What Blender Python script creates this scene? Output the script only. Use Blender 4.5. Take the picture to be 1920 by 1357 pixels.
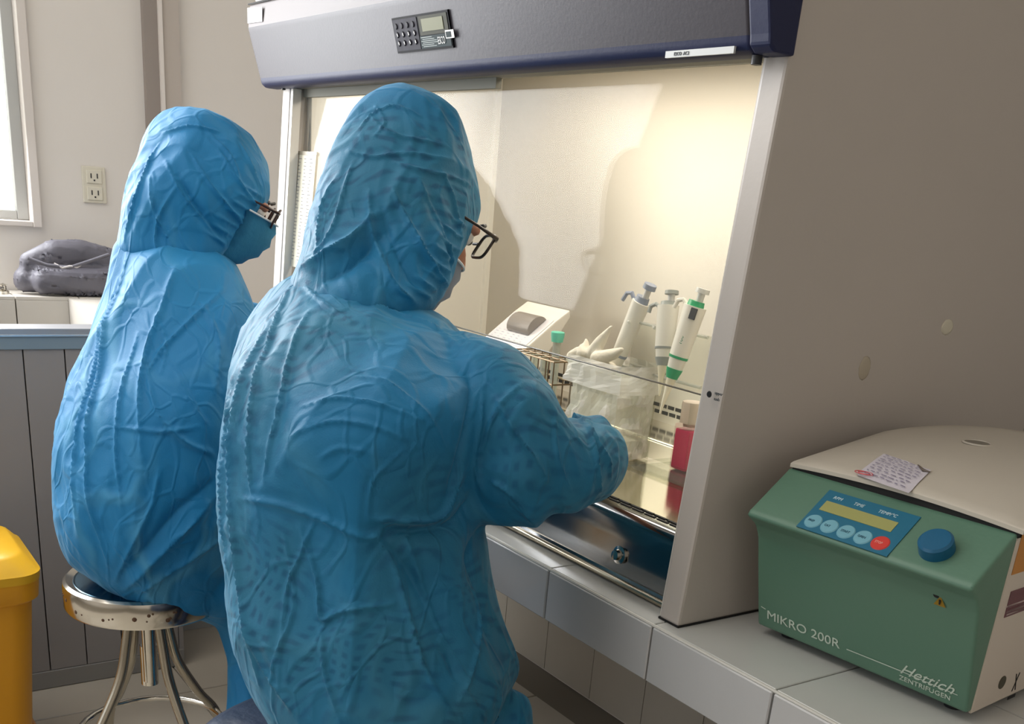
import bpy, bmesh, math, random
import numpy as np
from math import sin, cos, pi, radians, sqrt
from mathutils import Vector, Matrix, noise
from mathutils.bvhtree import BVHTree
random.seed(4)
for o in list(bpy.data.objects): bpy.data.objects.remove(o)
S = bpy.context.scene; COL = S.collection

# ------------------------------------------------------------------ camera
F, CX, CY = 1974.3, 960.0, 1138.1                 # focal length and principal point in pixels of 1920x1357
YAW, PIT, ROL = 0.9437, 0.3737, -0.0861
W_ = Vector((-sin(YAW)*cos(PIT), cos(YAW)*cos(PIT), -sin(PIT)))
r_ = Vector((cos(YAW), sin(YAW), 0)); d_ = W_.cross(r_)
R_ = cos(ROL)*r_ + sin(ROL)*d_; D_ = -sin(ROL)*r_ + cos(ROL)*d_
CAM = Vector((0, 0, 1.25))
cd = bpy.data.cameras.new('camera'); cam = bpy.data.objects.new('camera', cd); COL.objects.link(cam)
M = Matrix((R_, -D_, -W_)).transposed().to_4x4(); M.translation = CAM; cam.matrix_world = M
cd.sensor_width = 36; cd.sensor_fit = 'HORIZONTAL'; cd.lens = F/1920*36
cd.shift_x = (960-CX)/1920; cd.shift_y = (CY-678.5)/1920; cd.clip_start = 0.01
S.camera = cam
def ray(x, y): return R_*float((x-CX)/F) + D_*float((y-CY)/F) + W_
def at(x, y, d): return CAM + ray(x, y)*float(d)
def on(x, y, ax, val):
    v = ray(x, y); i = 'XYZ'.index(ax); return CAM + v*((val-CAM[i])/v[i])

# ------------------------------------------------------------------ light
w = bpy.data.worlds.new('world'); S.world = w; w.use_nodes = True
w.node_tree.nodes['Background'].inputs[0].default_value = (0.80, 0.88, 1.0, 1)
w.node_tree.nodes['Background'].inputs[1].default_value = 1.0
def area(name, loc, tgt, sx, sy, power, col):
    l = bpy.data.lights.new(name, 'AREA'); l.shape = 'RECTANGLE'; l.size = sx; l.size_y = sy; l.energy = power; l.color = col
    o = bpy.data.objects.new(name, l); COL.objects.link(o); o.location = loc
    o.rotation_euler = (Vector(tgt)-Vector(loc)).to_track_quat('-Z', 'Y').to_euler(); return o
area('window_daylight', (-3.02, 0.0, 1.65), (0.5, 0.1, 0.7), 1.1, 1.1, 66, (0.95, 0.97, 1.0))
area('rear_fill_light', (-2.0, -1.75, 1.7), (-1.8, 0.6, 0.6), 2.2, 1.5, 13, (0.92, 0.96, 1.0))  # added soft fill from behind the camera, no known window there
area('overhead_fill_light', (-1.5, -0.3, 2.62), (-1.5, -0.1, 0), 1.8, 1.2, 17, (1.0, 0.96, 0.90))  # added overhead fill standing in for ceiling bounce, no fixture
area('cabinet_lamp_light', (-1.56, 1.14, 1.475), (-1.56, 1.17, 0.8), 1.15, 0.12, 5.2, (1.0, 0.955, 0.89))
S.view_settings.view_transform = 'Standard'; S.view_settings.look = 'None'
S.view_settings.exposure = -0.12; S.view_settings.gamma = 1.0; S.view_settings.use_curve_mapping = False

# ------------------------------------------------------------------ materials
MC = {}
def lin(c):
    return tuple((v/255/12.92 if v/255 <= .04045 else ((v/255+.055)/1.055)**2.4) for v in c)
def mat(name, rgb, rough=.5, metal=0, noise_amt=0, noise_scale=8, bump=0, bump_scale=60, spec=.5, coat=0, sheen=0, aniso=0, detail=4):
    if name in MC: return MC[name]
    m = bpy.data.materials.new(name); m.use_nodes = True; nt = m.node_tree; b = nt.nodes['Principled BSDF']
    c = lin(rgb); b.inputs['Base Color'].default_value = (*c, 1); b.inputs['Roughness'].default_value = rough
    b.inputs['Metallic'].default_value = metal; b.inputs['Specular IOR Level'].default_value = spec
    b.inputs['Coat Weight'].default_value = coat; b.inputs['Sheen Weight'].default_value = sheen
    if noise_amt or bump:
        tc = nt.nodes.new('ShaderNodeTexCoord')
    if noise_amt:
        n = nt.nodes.new('ShaderNodeTexNoise'); n.inputs['Scale'].default_value = noise_scale; n.inputs['Detail'].default_value = detail
        mx = nt.nodes.new('ShaderNodeMix'); mx.data_type = 'RGBA'
        mx.inputs[6].default_value = (*[v*(1-noise_amt) for v in c], 1); mx.inputs[7].default_value = (*[min(1, v*(1+noise_amt)) for v in c], 1)
        nt.links.new(tc.outputs['Object'], n.inputs['Vector']); nt.links.new(n.outputs['Fac'], mx.inputs[0]); nt.links.new(mx.outputs[2], b.inputs['Base Color'])
    if bump:
        n2 = nt.nodes.new('ShaderNodeTexNoise'); n2.inputs['Scale'].default_value = bump_scale; n2.inputs['Detail'].default_value = 5
        bp = nt.nodes.new('ShaderNodeBump'); bp.inputs['Strength'].default_value = bump; bp.inputs['Distance'].default_value = .004
        nt.links.new(tc.outputs['Object'], n2.inputs['Vector']); nt.links.new(n2.outputs['Fac'], bp.inputs['Height']); nt.links.new(bp.outputs[0], b.inputs['Normal'])
    MC[name] = m; return m
def emit(name, rgb, s):
    m = bpy.data.materials.new(name); m.use_nodes = True; b = m.node_tree.nodes['Principled BSDF']
    b.inputs['Base Color'].default_value = (*lin(rgb), 1); b.inputs['Emission Color'].default_value = (*lin(rgb), 1); b.inputs['Emission Strength'].default_value = s
    return m
def clear(name, rgb=(255, 255, 255), gloss=.08, rough=.02, haze=0):
    m = bpy.data.materials.new(name); m.use_nodes = True; nt = m.node_tree; nt.nodes.clear()
    o = nt.nodes.new('ShaderNodeOutputMaterial'); t = nt.nodes.new('ShaderNodeBsdfTransparent'); t.inputs[0].default_value = (*lin(rgb), 1)
    g = nt.nodes.new('ShaderNodeBsdfGlossy'); g.inputs['Roughness'].default_value = rough
    lw = nt.nodes.new('ShaderNodeLayerWeight'); lw.inputs[0].default_value = .5
    pw = nt.nodes.new('ShaderNodeMath'); pw.operation = 'POWER'; pw.inputs[1].default_value = 4; nt.links.new(lw.outputs['Facing'], pw.inputs[0])
    fr = nt.nodes.new('ShaderNodeMath'); fr.operation = 'MULTIPLY_ADD'; fr.inputs[1].default_value = .22; fr.inputs[2].default_value = gloss*.05; nt.links.new(pw.outputs[0], fr.inputs[0])
    mx = nt.nodes.new('ShaderNodeMixShader'); nt.links.new(fr.outputs[0], mx.inputs[0]); nt.links.new(t.outputs[0], mx.inputs[1]); nt.links.new(g.outputs[0], mx.inputs[2])
    last = mx
    if haze:
        df = nt.nodes.new('ShaderNodeBsdfDiffuse'); df.inputs[0].default_value = (.85, .85, .82, 1); m2 = nt.nodes.new('ShaderNodeMixShader'); m2.inputs[0].default_value = haze
        nt.links.new(mx.outputs[0], m2.inputs[1]); nt.links.new(df.outputs[0], m2.inputs[2]); last = m2
    nt.links.new(last.outputs[0], o.inputs[0]); return m
def fabric(name, rgb, plaid=False):
    """thin crinkled non-woven cloth"""
    m = bpy.data.materials.new(name); m.use_nodes = True; nt = m.node_tree; N = nt.nodes; L = nt.links; b = N['Principled BSDF']
    b.inputs['Roughness'].default_value = .6; b.inputs['Specular IOR Level'].default_value = .35
    b.inputs['Sheen Weight'].default_value = .22; b.inputs['Sheen Roughness'].default_value = .4
    b.inputs['Sheen Tint'].default_value = (.55, .85, 1, 1)
    tc = N.new('ShaderNodeTexCoord'); c = lin(rgb)
    wn = N.new('ShaderNodeTexNoise'); wn.inputs['Scale'].default_value = 5; wn.inputs['Detail'].default_value = 2
    L.new(tc.outputs['Object'], wn.inputs['Vector'])
    va = N.new('ShaderNodeVectorMath'); va.operation = 'MULTIPLY_ADD'; va.inputs[1].default_value = (.22, .22, .22)
    L.new(wn.outputs['Color'], va.inputs[0]); L.new(tc.outputs['Object'], va.inputs[2])
    def vor(scale):
        v = N.new('ShaderNodeTexVoronoi'); v.feature = 'DISTANCE_TO_EDGE'; v.inputs['Scale'].default_value = scale
        mp = N.new('ShaderNodeMapping'); mp.inputs['Scale'].default_value = (1, 1, .45); L.new(va.outputs[0], mp.inputs[0]); L.new(mp.outputs[0], v.inputs['Vector'])
        r = N.new('ShaderNodeMapRange'); r.inputs[1].default_value = 0; r.inputs[2].default_value = .12; r.inputs[3].default_value = 1; r.inputs[4].default_value = 0; r.interpolation_type = 'SMOOTHSTEP'
        L.new(v.outputs[0], r.inputs[0]); return r
    v1, v2 = vor(9), vor(21)
    msk = N.new('ShaderNodeTexNoise'); msk.inputs['Scale'].default_value = 4; L.new(tc.outputs['Object'], msk.inputs['Vector'])
    mr = N.new('ShaderNodeMapRange'); mr.inputs[1].default_value = .4; mr.inputs[2].default_value = .62; L.new(msk.outputs['Fac'], mr.inputs[0])
    a1 = N.new('ShaderNodeMath'); a1.operation = 'MULTIPLY'; L.new(v1.outputs[0], a1.inputs[0]); L.new(mr.outputs[0], a1.inputs[1])
    a2 = N.new('ShaderNodeMath'); a2.operation = 'MULTIPLY_ADD'; a2.inputs[1].default_value = .45; L.new(v2.outputs[0], a2.inputs[0]); L.new(a1.outputs[0], a2.inputs[2])
    bp = N.new('ShaderNodeBump'); bp.inputs['Strength'].default_value = .55; bp.inputs['Distance'].default_value = .004; L.new(a2.outputs[0], bp.inputs['Height'])
    fine = N.new('ShaderNodeTexNoise'); fine.inputs['Scale'].default_value = 420; L.new(tc.outputs['Object'], fine.inputs['Vector'])
    bp2 = N.new('ShaderNodeBump'); bp2.inputs['Strength'].default_value = .25; bp2.inputs['Distance'].default_value = .0012; L.new(fine.outputs['Fac'], bp2.inputs['Height']); L.new(bp.outputs[0], bp2.inputs['Normal'])
    L.new(bp2.outputs[0], b.inputs['Normal'])
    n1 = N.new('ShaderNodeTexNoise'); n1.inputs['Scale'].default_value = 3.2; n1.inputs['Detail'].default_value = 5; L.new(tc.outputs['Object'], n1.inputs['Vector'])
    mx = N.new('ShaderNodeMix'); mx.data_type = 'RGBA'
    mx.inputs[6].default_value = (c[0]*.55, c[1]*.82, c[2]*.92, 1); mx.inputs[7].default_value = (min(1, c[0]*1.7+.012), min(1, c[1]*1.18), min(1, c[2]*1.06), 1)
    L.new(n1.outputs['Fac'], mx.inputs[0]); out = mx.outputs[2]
    # pale highlights painted into the colour along the crease lines
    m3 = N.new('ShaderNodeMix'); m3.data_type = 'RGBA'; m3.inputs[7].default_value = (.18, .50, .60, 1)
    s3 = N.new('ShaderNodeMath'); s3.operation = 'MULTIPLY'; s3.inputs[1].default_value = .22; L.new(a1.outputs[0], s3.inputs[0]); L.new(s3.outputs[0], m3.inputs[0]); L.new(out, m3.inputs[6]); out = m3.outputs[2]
    if plaid:      # checked shirt seen through the thin cloth
        sp = N.new('ShaderNodeSeparateXYZ'); L.new(va.outputs[0], sp.inputs[0])
        def stripe(sock, freq):
            mu = N.new('ShaderNodeMath'); mu.operation = 'MULTIPLY'; mu.inputs[1].default_value = freq; L.new(sock, mu.inputs[0])
            si = N.new('ShaderNodeMath'); si.operation = 'SINE'; L.new(mu.outputs[0], si.inputs[0])
            r = N.new('ShaderNodeMapRange'); r.inputs[1].default_value = -.6; r.inputs[2].default_value = .7; L.new(si.outputs[0], r.inputs[0]); return r.outputs[0]
        sa = stripe(sp.outputs[0], 420); sb = stripe(sp.outputs[2], 330)
        ad = N.new('ShaderNodeMath'); ad.operation = 'MULTIPLY'; L.new(sa, ad.inputs[0]); L.new(sb, ad.inputs[1])
        pm = N.new('ShaderNodeTexNoise'); pm.inputs['Scale'].default_value = 4.5; L.new(tc.outputs['Object'], pm.inputs['Vector'])
        pr = N.new('ShaderNodeMapRange'); pr.inputs[1].default_value = .36; pr.inputs[2].default_value = .56; pr.inputs[4].default_value = .42; L.new(pm.outputs['Fac'], pr.inputs[0])
        m5 = N.new('ShaderNodeMath'); m5.operation = 'MULTIPLY'; L.new(ad.outputs[0], m5.inputs[0]); L.new(pr.outputs[0], m5.inputs[1])
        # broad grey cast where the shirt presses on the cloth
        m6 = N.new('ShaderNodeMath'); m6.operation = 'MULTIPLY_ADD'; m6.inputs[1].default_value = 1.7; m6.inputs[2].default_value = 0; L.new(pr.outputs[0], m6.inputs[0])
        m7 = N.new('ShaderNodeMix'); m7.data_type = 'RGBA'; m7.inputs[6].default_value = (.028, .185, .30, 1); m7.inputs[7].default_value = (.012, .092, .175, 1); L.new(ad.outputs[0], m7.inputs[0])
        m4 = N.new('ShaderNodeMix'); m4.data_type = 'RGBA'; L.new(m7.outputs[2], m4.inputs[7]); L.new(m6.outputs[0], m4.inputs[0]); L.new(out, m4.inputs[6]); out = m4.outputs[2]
    L.new(out, b.inputs['Base Color'])
    # light through the thin cloth
    tr = N.new('ShaderNodeBsdfTranslucent'); L.new(out, tr.inputs[0]); ms = N.new('ShaderNodeMixShader'); ms.inputs[0].default_value = .12
    L.new(b.outputs[0], ms.inputs[1]); L.new(tr.outputs[0], ms.inputs[2]); L.new(ms.outputs[0], N['Material Output'].inputs[0])
    return m
WALL = mat('painted_wall', (222, 216, 208), .8, noise_amt=.05, noise_scale=2.5, bump=.15, bump_scale=25)
TILE = mat('glazed_tile', (196, 196, 192), .22, noise_amt=.05, noise_scale=5)
GROUT = mat('grout', (120, 112, 100), .9)
FLOORT = mat('floor_tile', (176, 168, 154), .3, noise_amt=.10, noise_scale=7)
PANELW = mat('cabinet_paint', (186, 178, 170), .45, noise_amt=.02, bump=.05, bump_scale=140)
PANELE = mat('cabinet_edge_paint', (212, 206, 196), .35)
HOODB = mat('hood_blue_grey', (60, 56, 62), .5, spec=.3, bump=.06, bump_scale=200)
HOODN = mat('hood_navy', (26, 32, 66), .5, spec=.3, bump=.05, bump_scale=200)
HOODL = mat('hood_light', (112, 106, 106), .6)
STEEL = mat('brushed_steel', (196, 184, 160), .3, 1, noise_amt=.05, noise_scale=3)
STEELB = mat('polished_steel', (205, 196, 178), .12, 1)
STEELD = mat('steel_front', (150, 150, 150), .13, 1)
CHROME = mat('chrome', (205, 200, 190), .14, 1, noise_amt=.25, noise_scale=18)
BLACK = mat('black_gap', (12, 11, 10), .7)
DARK = mat('dark_plastic', (32, 32, 34), .45)
WHITE = mat('white_plastic', (226, 222, 212), .4)
OFFW = mat('off_white', (205, 198, 182), .45)
GREYP = mat('grey_plastic', (132, 136, 140), .4)
SKIN = mat('skin', (176, 122, 96), .5)
GLASS = clear('sash_glass', (247, 245, 241), haze=.03)
ACRYL = clear('clear_acrylic', (244, 245, 240), haze=.035)
LENS = clear('spectacle_lens', (246, 248, 248))
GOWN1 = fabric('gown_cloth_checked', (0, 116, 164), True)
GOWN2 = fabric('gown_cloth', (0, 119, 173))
MASKM = mat('mask_cloth', (70, 160, 200), .7, bump=.3, bump_scale=90)
MASKW = mat('mask_white', (205, 214, 220), .7)
GLOVE = mat('glove_latex', (214, 206, 190), .45)

# ------------------------------------------------------------------ helpers
def link(name, me, m=None, parent=None, smooth=False):
    o = bpy.data.objects.new(name, me); COL.objects.link(o)
    if m is not None:
        for x in (m if isinstance(m, (list, tuple)) else [m]): me.materials.append(x)
    if parent: o.parent = parent
    if smooth: me.polygons.foreach_set('use_smooth', [True]*len(me.polygons))
    return o
def tag(o, label=None, cat=None, group=None, kind=None):
    if label: o['label'] = label
    if cat: o['category'] = cat
    if group: o['group'] = group
    if kind: o['kind'] = kind
    return o
def thing(name, label, cat, loc=(0, 0, 0), rz=0, group=None):
    o = bpy.data.objects.new(name, None); COL.objects.link(o); o.location = loc; o.rotation_euler = (0, 0, rz); o.empty_display_size = .05
    return tag(o, label, cat, group)
def bm_mesh(name, bm):
    me = bpy.data.meshes.new(name); bmesh.ops.recalc_face_normals(bm, faces=bm.faces); bm.to_mesh(me); bm.free(); return me
def box_bm(bm, lo, hi, mtx=None):
    r = bmesh.ops.create_cube(bm, size=1); c = [(a+b)/2 for a, b in zip(lo, hi)]; s = [b-a for a, b in zip(lo, hi)]
    for v in r['verts']:
        v.co = Vector((v.co.x*s[0]+c[0], v.co.y*s[1]+c[1], v.co.z*s[2]+c[2]))
        if mtx: v.co = mtx @ v.co
    return r['verts']
def box(name, lo, hi, m, parent=None, bevel=0, seg=2, mtx=None, smooth=False):
    bm = bmesh.new(); box_bm(bm, lo, hi, mtx)
    if bevel: bmesh.ops.bevel(bm, geom=bm.edges[:], offset=bevel, segments=seg, affect='EDGES', profile=.6)
    return link(name, bm_mesh(name, bm), m, parent, smooth)
def prism(name, pts, axis, a0, a1, m, parent=None, bevel=0, seg=2, mtx=None, smooth=False):
    """extrude the 2-D outline pts along axis X, Y or Z from a0 to a1"""
    bm = bmesh.new()
    def P(p, a): return Vector({'X': (a, p[0], p[1]), 'Y': (p[0], a, p[1]), 'Z': (p[0], p[1], a)}[axis])
    A = [bm.verts.new(P(p, a0)) for p in pts]; B = [bm.verts.new(P(p, a1)) for p in pts]; n = len(pts)
    bm.faces.new(A); bm.faces.new(B[::-1])
    for i in range(n): bm.faces.new((A[i], B[i], B[(i+1) % n], A[(i+1) % n]))
    bmesh.ops.recalc_face_normals(bm, faces=bm.faces)
    if bevel: bmesh.ops.bevel(bm, geom=[e for e in bm.edges if e.calc_face_angle(0) > .25], offset=bevel, segments=seg, affect='EDGES', profile=.6)
    if mtx: bm.transform(mtx)
    return link(name, bm_mesh(name, bm), m, parent, smooth)
def lathe_bm(bm, prof, n=32, mtx=None):
    rings = []
    for r, z in prof:
        if r < 1e-6: rings.append([bm.verts.new((0, 0, z))])
        else: rings.append([bm.verts.new((r*cos(2*pi*i/n), r*sin(2*pi*i/n), z)) for i in range(n)])
    new = [v for q in rings for v in q]
    for a, b in zip(rings, rings[1:]):
        for i in range(n):
            j = (i+1) % n
            if len(a) == 1 and len(b) == 1: continue
            if len(a) == 1: bm.faces.new((a[0], b[i], b[j]))
            elif len(b) == 1: bm.faces.new((a[i], b[0], a[j]))
            else: bm.faces.new((a[i], b[i], b[j], a[j]))
    for q in (rings[0], rings[-1]):
        if len(q) > 1:
            try: bm.faces.new(q)
            except ValueError: pass
    if mtx:
        for v in new: v.co = mtx @ v.co
def lathe(name, prof, m, parent=None, n=32, mtx=None, smooth=True):
    bm = bmesh.new(); lathe_bm(bm, prof, n, mtx); o = link(name, bm_mesh(name, bm), m, parent, smooth)
    if smooth: autosmooth(o)
    return o
def autosmooth(o, ang=40):
    me = o.data; me.polygons.foreach_set('use_smooth', [True]*len(me.polygons))
    bm = bmesh.new(); bm.from_mesh(me)
    for e in bm.edges: e.smooth = e.calc_face_angle(0) < radians(ang)
    bm.to_mesh(me); bm.free()
def frame(o, z, x=None):
    """matrix with local z along vector z"""
    z = Vector(z).normalized(); x = Vector(x) if x is not None else (Vector((1, 0, 0)) if abs(z.x) < .9 else Vector((0, 1, 0)))
    y = z.cross(x).normalized(); x = y.cross(z).normalized(); m = Matrix((x, y, z)).transposed().to_4x4(); m.translation = Vector(o); return m
def spline(pts, n=8):
    P = [Vector(p) for p in pts]; out = []
    for i in range(len(P)-1):
        a = P[i-1] if i else P[0]; b, c = P[i], P[i+1]; d = P[i+2] if i+2 < len(P) else P[-1]
        for k in range(n):
            t = k/n; out.append(.5*((2*b)+(c-a)*t+(2*a-5*b+4*c-d)*t*t+(3*b-a-3*c+d)*t**3))
    return out+[P[-1]]
def tube_bm(bm, pts, r, n=10, closed=False):
    P = [Vector(p) for p in pts]; rr = r if isinstance(r, (list, tuple)) else [r]*len(P); rings = []; up = None; K = len(P)
    for i, p in enumerate(P):
        if closed: t = P[(i+1) % K]-P[i-1]
        else: t = P[min(i+1, K-1)]-P[max(i-1, 0)]
        t.normalize()
        if up is None: up = Vector((0, 0, 1)) if abs(t.z) < .9 else Vector((1, 0, 0))
        s = t.cross(up).normalized(); up = s.cross(t).normalized()
        rings.append([bm.verts.new(p+rr[i]*(cos(2*pi*k/n)*s+sin(2*pi*k/n)*up)) for k in range(n)])
    pairs = list(zip(rings, rings[1:]))+([(rings[-1], rings[0])] if closed else [])
    for a, b in pairs:
        for k in range(n): bm.faces.new((a[k], a[(k+1) % n], b[(k+1) % n], b[k]))
    if not closed: bm.faces.new(rings[0][::-1]); bm.faces.new(rings[-1])
def tube(name, pts, r, m, parent=None, n=10, closed=False):
    bm = bmesh.new(); tube_bm(bm, pts, r, n, closed); o = link(name, bm_mesh(name, bm), m, parent); autosmooth(o, 50); return o
def quadpatch(name, c, m, parent=None, th=.0006, n=None):
    """thin sheet from four corners a,b,c,d (counter-clockwise), thickness along its normal"""
    c = [Vector(p) for p in c]; nn = (c[1]-c[0]).cross(c[3]-c[0]).normalized()
    if n is not None and nn.dot(Vector(n)) < 0: nn = -nn
    bm = bmesh.new(); A = [bm.verts.new(p) for p in c]; B = [bm.verts.new(p+nn*th) for p in c]
    bm.faces.new(A); bm.faces.new(B[::-1])
    for i in range(4): bm.faces.new((A[i], B[i], B[(i+1) % 4], A[(i+1) % 4]))
    return link(name, bm_mesh(name, bm), m, parent)
def text(name, s, size, m, mtx, parent=None, ext=.0003, align='LEFT', shear=0, xs=1, bold=0):
    cu = bpy.data.curves.new(name, 'FONT'); cu.body = s; cu.size = size; cu.extrude = ext; cu.align_x = align; cu.shear = shear; cu.offset = bold; cu.resolution_u = 3
    t = bpy.data.objects.new(name, cu); COL.objects.link(t); dg = bpy.context.evaluated_depsgraph_get(); dg.update()
    me = bpy.data.meshes.new_from_object(t.evaluated_get(dg)); bpy.data.objects.remove(t); me.name = name
    me.transform(mtx @ Matrix.Diagonal((xs, 1, 1, 1))); me.materials.clear()
    return link(name, me, m, parent)
def struct(o, **k): o['kind'] = 'structure'; return o

# ------------------------------------------------------------------ the room
BZ = .75                       # bench top
YW = 1.69; XW = -3.15
fl = struct(box('floor', (XW-.1, -1.9, -.06), (1.3, YW+.1, -.004), GROUT))
ceil = struct(box('ceiling', (XW-.1, -1.9, 2.7), (1.3, YW+.1, 2.76), WALL))
wb = struct(box('wall_back', (XW-.1, YW, -.06), (1.3, YW+.1, 2.7), WALL))
wr = struct(box('wall_right', (1.2, -1.9, -.06), (1.3, YW, 2.7), WALL))
# near wall behind the viewer with a wide opening added to let world light in
bm = bmesh.new()
for lo, hi in (((XW-.1, -1.95, -.06), (1.3, -1.85, 1.0)), ((XW-.1, -1.95, 2.3), (1.3, -1.85, 2.7)), ((XW-.1, -1.95, 1.0), (-2.6, -1.85, 2.3)), ((-.5, -1.95, 1.0), (1.3, -1.85, 2.3))): box_bm(bm, lo, hi)
struct(link('wall_front', bm_mesh('wall_front', bm), WALL))
# left wall around window_1
WZ0, WZ1, WY0, WY1 = 1.065, 2.25, -.75, .64
bm = bmesh.new()
for lo, hi in (((XW-.1, -1.85, -.06), (XW, YW, WZ0)), ((XW-.1, -1.85, WZ1), (XW, YW, 2.7)), ((XW-.1, -1.85, WZ0), (XW, WY0, WZ1)), ((XW-.1, WY1, WZ0), (XW, YW, WZ1))): box_bm(bm, lo, hi)
struct(link('wall_left', bm_mesh('wall_left', bm), WALL))
# floor tiles, 0.4 m, laid slightly uneven
bm = bmesh.new(); box_bm(bm, (-.198, -.198, -.006), (.198, .198, 0)); bmesh.ops.bevel(bm, geom=[e for e in bm.edges if all(v.co.z > -.001 for v in e.verts)], offset=.002, segments=1, affect='EDGES')
tm = bm_mesh('tile', bm); tm.materials.append(FLOORT)
for i in range(-5, 3):
    for j in range(-2, 5):
        x, y = -1.42+i*.4, .17+j*.4
        if x < XW+.19 or y > YW-.19 or x > .9: continue
        t = bpy.data.objects.new('tile', tm); COL.objects.link(t); t.parent = fl; t.location = (x, y, random.uniform(-.0006, 0.0))
# wall tiles under the bench
bm = bmesh.new(); box_bm(bm, (-.1025, -.006, -.1225), (.1025, 0, .1225)); wt = bm_mesh('tile', bm); wt.materials.append(mat('wall_tile', (186, 178, 164), .3, noise_amt=.06, noise_scale=6))
for i in range(-4, 11):
    for j in range(3):
        t = bpy.data.objects.new('tile', wt); COL.objects.link(t); t.parent = wb; t.location = (-2.04+.2075*i, YW, .125+.2475*j)
# window_1
wf = thing('window_1', None, None, (XW, 0, 0)); wf['kind'] = 'structure'
FRM = mat('window_frame_paint', (214, 206, 198), .5)
def wbox(n, lo, hi, m, p=wf): return box(n, (lo[0]-XW, lo[1], lo[2]), (hi[0]-XW, hi[1], hi[2]), m, p, .002)
for y0, y1 in ((WY0, WY0+.022), (WY1-.022, WY1)): wbox('frame_jamb', (XW-.09, y0, WZ0), (XW+.018, y1, WZ1), FRM)
for z0, z1 in ((WZ0, WZ0+.014), (WZ1-.03, WZ1)): wbox('frame_rail', (XW-.088, WY0+.0225, z0+.001), (XW+.017, WY1-.0225, z1), FRM)
SSH = mat('sash_frame_paint', (180, 180, 176), .5)
for y0, y1 in ((WY0+.03, WY0+.055), (WY1-.05, WY1-.022), (-.08, -.04)): wbox('sash_stile', (XW-.06, y0, WZ0+.015), (XW-.03, y1, WZ1-.03), SSH)
wbox('sash_bottom_rail', (XW-.058, WY0+.0555, WZ0+.0155), (XW-.032, WY1-.0505, WZ0+.036), SSH)
wbox('pane', (XW-.046, WY0+.05, WZ0+.03), (XW-.044, WY1-.045, WZ1-.03), LENS)
sky = struct(box('trim_1', (XW-.36, WY0-.4, WZ0-.4), (XW-.34, WY1+.4, WZ1+.4), emit('bright_sky', (255, 254, 250), 2.2))); sky.name = 'sky_panel'  # glowing sheet added outside window_1 as its white sky
sky['label'] = 'white overcast daylight outside the window'
# conduit strips on the left wall
tr = struct(box('trim_1', (XW, .925, .9), (XW+.02, .962, 2.7), mat('conduit_brown', (150, 140, 132), .6)))  # darker brown strip of the conduit
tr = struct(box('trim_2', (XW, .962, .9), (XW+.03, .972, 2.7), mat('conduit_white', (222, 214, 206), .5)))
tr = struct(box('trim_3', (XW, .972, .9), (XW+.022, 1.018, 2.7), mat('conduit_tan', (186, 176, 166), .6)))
# socket
so = thing('wall_socket', 'cream double wall socket between the window and the vertical conduit', 'socket', (XW, .781, 1.178))
box('cover_plate', (0, -.030, -.044), (.006, .030, .047), mat('socket_cream', (212, 206, 188), .5), so, .002)
for dz in (-.02, .022):
    f = box('socket_face', (.005, -.02, dz-.017), (.009, .02, dz+.017), mat('socket_cream', (206, 200, 178)), so, .002)
    for dy in (-.008, .008): box('slot', (.008, dy-.0015, dz-.004), (.0095, dy+.0015, dz+.008), DARK, f)
    box('slot', (.008, -.002, dz-.011), (.0095, .002, dz-.007), DARK, f)
wc = thing('wire_clip', 'small white plastic clip on the conduit beside the left hood', 'clip', (XW+.03, .95, 1.325))
box('clip_body', (0, -.012, -.02), (.015, .012, .022), WHITE, wc, .003)

# ------------------------------------------------------------------ tiled bench
bench = thing('tiled_bench', 'white tiled workbench carrying the safety cabinet and the centrifuge', 'bench', (-1.4, .9, BZ))
def bl(v): return (v[0]+1.4, v[1]-.9, v[2]-BZ)
BY = .885
box('slab', bl((-2.56, BY+.006, BZ-.078)), bl((1.19, YW-.004, BZ-.006)), GROUT, bench)
edges = [-2.56, -2.277+.01, -1.819+.455*0+0, -1.405, -.99, -.575, -.16, .255, .67, 1.19]
joints = [-2.56] + [on(px, py, 'Z', BZ)[0] for px, py in ((1031, 1065), (1212, 1174), (1447, 1293))]
while joints[-1] < 1.0: joints.append(joints[-1]+.215)
joints[1] = -1.1385-.0; 
joints = sorted(set([-2.56, -2.22, -1.99, -1.76, -1.53, -1.3385] + [-1.139, -.912, -.7035, -.49, -.275, -.06, .155, .37, .585, .8, 1.015, 1.19]))
joints = [-2.56, -2.29, -2.06, -1.83, -1.60, -1.37, -1.139, -.912, -.7035, -.49, -.275, -.06, .155, .37, .585, .8, 1.015, 1.19]
EDGET = mat('edge_tile', (190, 190, 190), .25, noise_amt=.06, noise_scale=6)
ys = [BY+.004, BY+.215, BY+.43, BY+.645, YW-.004]
for a, b in zip(joints, joints[1:]):
    dz = random.uniform(-.001, .001)
    box('tile', bl((a+.0015, BY, BZ-.080)), bl((b-.0015, BY+.008, BZ-.004+dz*.3)), EDGET, bench, .0015, 1)
    for c, d in zip(ys, ys[1:]):
        box('tile', bl((a+.0012, c+.001, BZ-.008)), bl((b-.0012, d-.001, BZ-.0004)), TILE, bench, .001, 1)
tube('edge_grout', [bl((x, BY+.004, BZ-.003)) for x in [-2.56+i*.1 for i in range(38)]], .0022, mat('edge_grout_white', (206, 204, 196), .8), bench, 6)

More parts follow.
